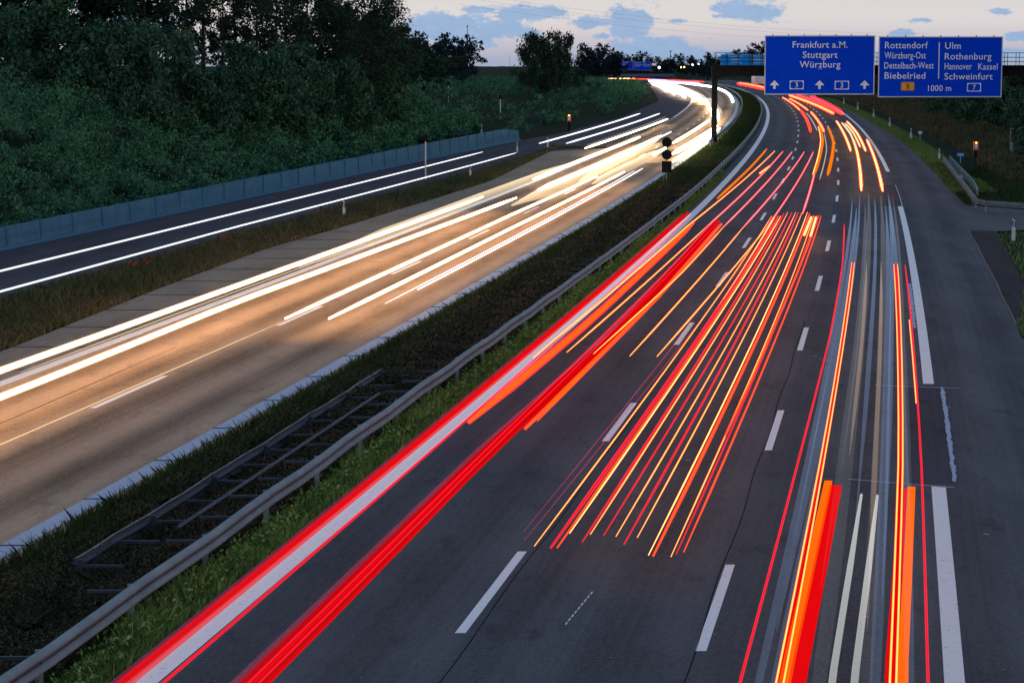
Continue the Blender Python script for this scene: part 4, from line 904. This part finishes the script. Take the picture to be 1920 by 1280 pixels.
# ---------------------------------------------------------------- far background
for lab, x, yb, yt, Y, r in [('tall thin mast behind the low dark trees', 876.5, 112, 48, 900, .16), ('thin mast with a crossbar on the far flat building', 1257, 123, 96, 1900, .35), ('tiny lattice mast between the dark tree groups', 956, 126, 105, 1900, .12)]:
    A, B = at(x, yb, Y), at(x, yt, Y); t = thing('radio_mast', lab, 'mast', A - Vector((0, 0, 8))); b = MB(); b.tube([(0, 0, 0), B - A + Vector((0, 0, 8))], [r, r * .7], 8); b.build('pole', 'steel_dark', t)
    b = MB(); h = (B - A).z + 8; b.box((0, 0, h * .985), (r * 5, r * 2, r * 2)); b.build('antenna', 'steel_dark', t)
A = at(1233, 131, 1950); B = at(1266, 122.5, 1950); t = thing('industrial_building', 'flat pale blue industrial building under the thin far mast', 'building', ((A.x + B.x) / 2, 1950, A.z)); W_ = B.x - A.x; H_ = B.z - A.z
b = MB(); b.box((0, 0, H_ / 2 - 3), (W_, 12, H_ + 6)); b.build('wall', 'building', t); b = MB(); b.box((0, 0, H_ + .3), (W_ * 1.03, 13, .5)); b.build('roof', 'steel_dark', t)
for k in range(6): b = MB(); b.box((-W_ / 2 + W_ * (k + .5) / 6, -6.05, H_ * .55), (W_ / 10, .12, H_ * .25)); b.build('window', 'black', t)
A = at(1411, 100, 1700); t = thing('domed_hall', 'dark dome rising behind the near gantry railing', 'building', (A.x, 1700, A.z - 14)); rD = 10.5 * 1700 / F
b = MB(); V = []; 
for k in range(6):
    a = k / 5 * math.pi / 2
    for q in range(20): V.append((math.cos(a) * rD * math.cos(q * .3142), math.cos(a) * rD * math.sin(q * .3142), 14 + math.sin(a) * rD * .75))
b.add(V, [(k * 20 + q, k * 20 + (q + 1) % 20, (k + 1) * 20 + (q + 1) % 20, (k + 1) * 20 + q) for k in range(5) for q in range(20)]); b.build('dome', 'building', t, smooth=True)
b = MB(); b.tube([(0, 0, 0), (0, 0, 14)], rD * .96, 20); b.build('wall', 'building', t)
A, B, C_ = at(1427, 101, 1750), at(1427, 88, 1750), at(1408, 81.5, 1750); t = thing('tower_crane', 'thin crane boom behind the dark dome', 'crane', (A.x, 1750, A.z - 12)); o = Vector(t.location)
b = MB(); b.tube([(0, 0, 0), B - o], .3, 4); b.build('mast', 'steel_dark', t); b = MB(); b.tube([B - o, C_ - o], .3, 4); b.build('boom', 'steel_dark', t)
k0 = at(1128, 141, 1100); k1 = at(1262, 140, 1100)
t = thing('road_bridge', 'dark road bridge crossing beneath the tiny horizon signs', 'bridge', ((k0.x + k1.x) / 2, 1100, float(drop(1100)))); zb = k0.z - drop(1100); wd = k1.x - k0.x
b = MB(); b.box((0, 0, zb), (wd, 10, 1.3)); b.build('deck', 'building', t); b = MB(); b.box((0, -5, zb + 1.1), (wd, .1, .9)); b.build('railing', 'steel_dark', t)
for xx in (-wd / 2, -12, wd / 2): b = MB(); b.box((xx, 0, zb / 2 - .6), (1.4, 8, zb)); b.build('pier', 'building', t)
def lamp(lab, x, y, Y, r, mm, grp, pole=6):
    p = at(x, y, Y); t = thing('street_lamp', lab, 'lamp', (p.x, Y, p.z - pole), 0, grp); b = MB(); b.tube([(0, 0, -2), (0, 0, pole)], r * .3, 6); b.build('pole', 'steel_dark', t)
    b = MB(); [b.tube([(0, 0, pole - r), (0, 0, pole - r * .4), (0, 0, pole + r * .4), (0, 0, pole + r)], [r * .4, r, r, r * .4], 10)]; b.build('lantern', mm, t)
GL = 'small lamps glowing at the horizon'
lamp('bright amber lamp glowing under the tiny horizon signs', 1163, 149.5, 900, .55, 'lamp_amber', GL)
lamp('white lamp left of the flat far building', 1236, 127, 1500, .75, 'lamp_white', GL); lamp('white lamp above the far tree row, left one of two', 1299, 121.5, 1500, .6, 'lamp_white', GL); lamp('white lamp above the far tree row, right one of two', 1310, 121.5, 1500, .6, 'lamp_white', GL)
lamp('small amber lamp right of the far mast, left one of two', 1277, 126.5, 1500, .4, 'lamp_amber', GL); lamp('small amber lamp right of the far mast, right one of two', 1283, 126, 1500, .4, 'lamp_amber', GL); lamp('small white lamp at the left end of the row of far lights', 1077, 148, 900, .3, 'lamp_white', GL)
b = MB(); p0, p1 = at(1125, 147.5, 1060), at(1190, 147.5, 1060); b.tube([p0, p1], .12, 6); b.build('light_trail', 'lamp_amber', label='short row of amber traffic light at the far left of the horizon', cat='light trail')
b = MB(); p0, p1 = at(1180, 148, 1060), at(1218, 148.5, 1060); b.tube([p0, p1], .22, 6); b.build('light_trail', 'red_glow', label='short dark red traffic light streak left of the white far glow', cat='light trail')
A = at(1420, 156, 640); t = thing('parked_truck', 'pale truck body lit up just left of the Frankfurt sign', 'truck', (at(1421, 150, 640).x, 640, 0))
b = MB(); b.box((0, 0, 2.1), (2.6, 9, 2.7)); b.build('cargo_box', 'post_white', t); b = MB(); b.box((0, 0, .65), (2.3, 9, .25)); b.build('chassis', 'black', t)
for sx in (-1, 1):
    b = MB(); b.tube([(sx * 1.05, -3, .5), (sx * .75, -3, .5)], .5, 16); b.build('wheel', 'black', t)
    b = MB(); b.box((sx * .95, -4.53, .85), (.35, .06, .16)); b.build('tail_light', 'red_glow', t)
A0, A1 = at(860, -14, 620), at(1450, 63, 900); 
for k, dz in enumerate((0, -1.2, -3.2)):
    b = MB(); pts = [Vector(A0).lerp(A1 + Vector((60, 0, 0)), q / 14) + Vector((0, 0, dz - 4 * (q / 14) * (1 - q / 14) * 3)) for q in range(15)]; b.tube(pts, .016, 4)
    b.build('power_line', 'steel_dark', label=['uppermost thin power line crossing the sky', 'middle thin power line crossing the sky', 'lowest thin power line crossing the sky'][k], cat='power line')
for o in list(bpy.data.objects):
    if '_used' in o: del o['_used']
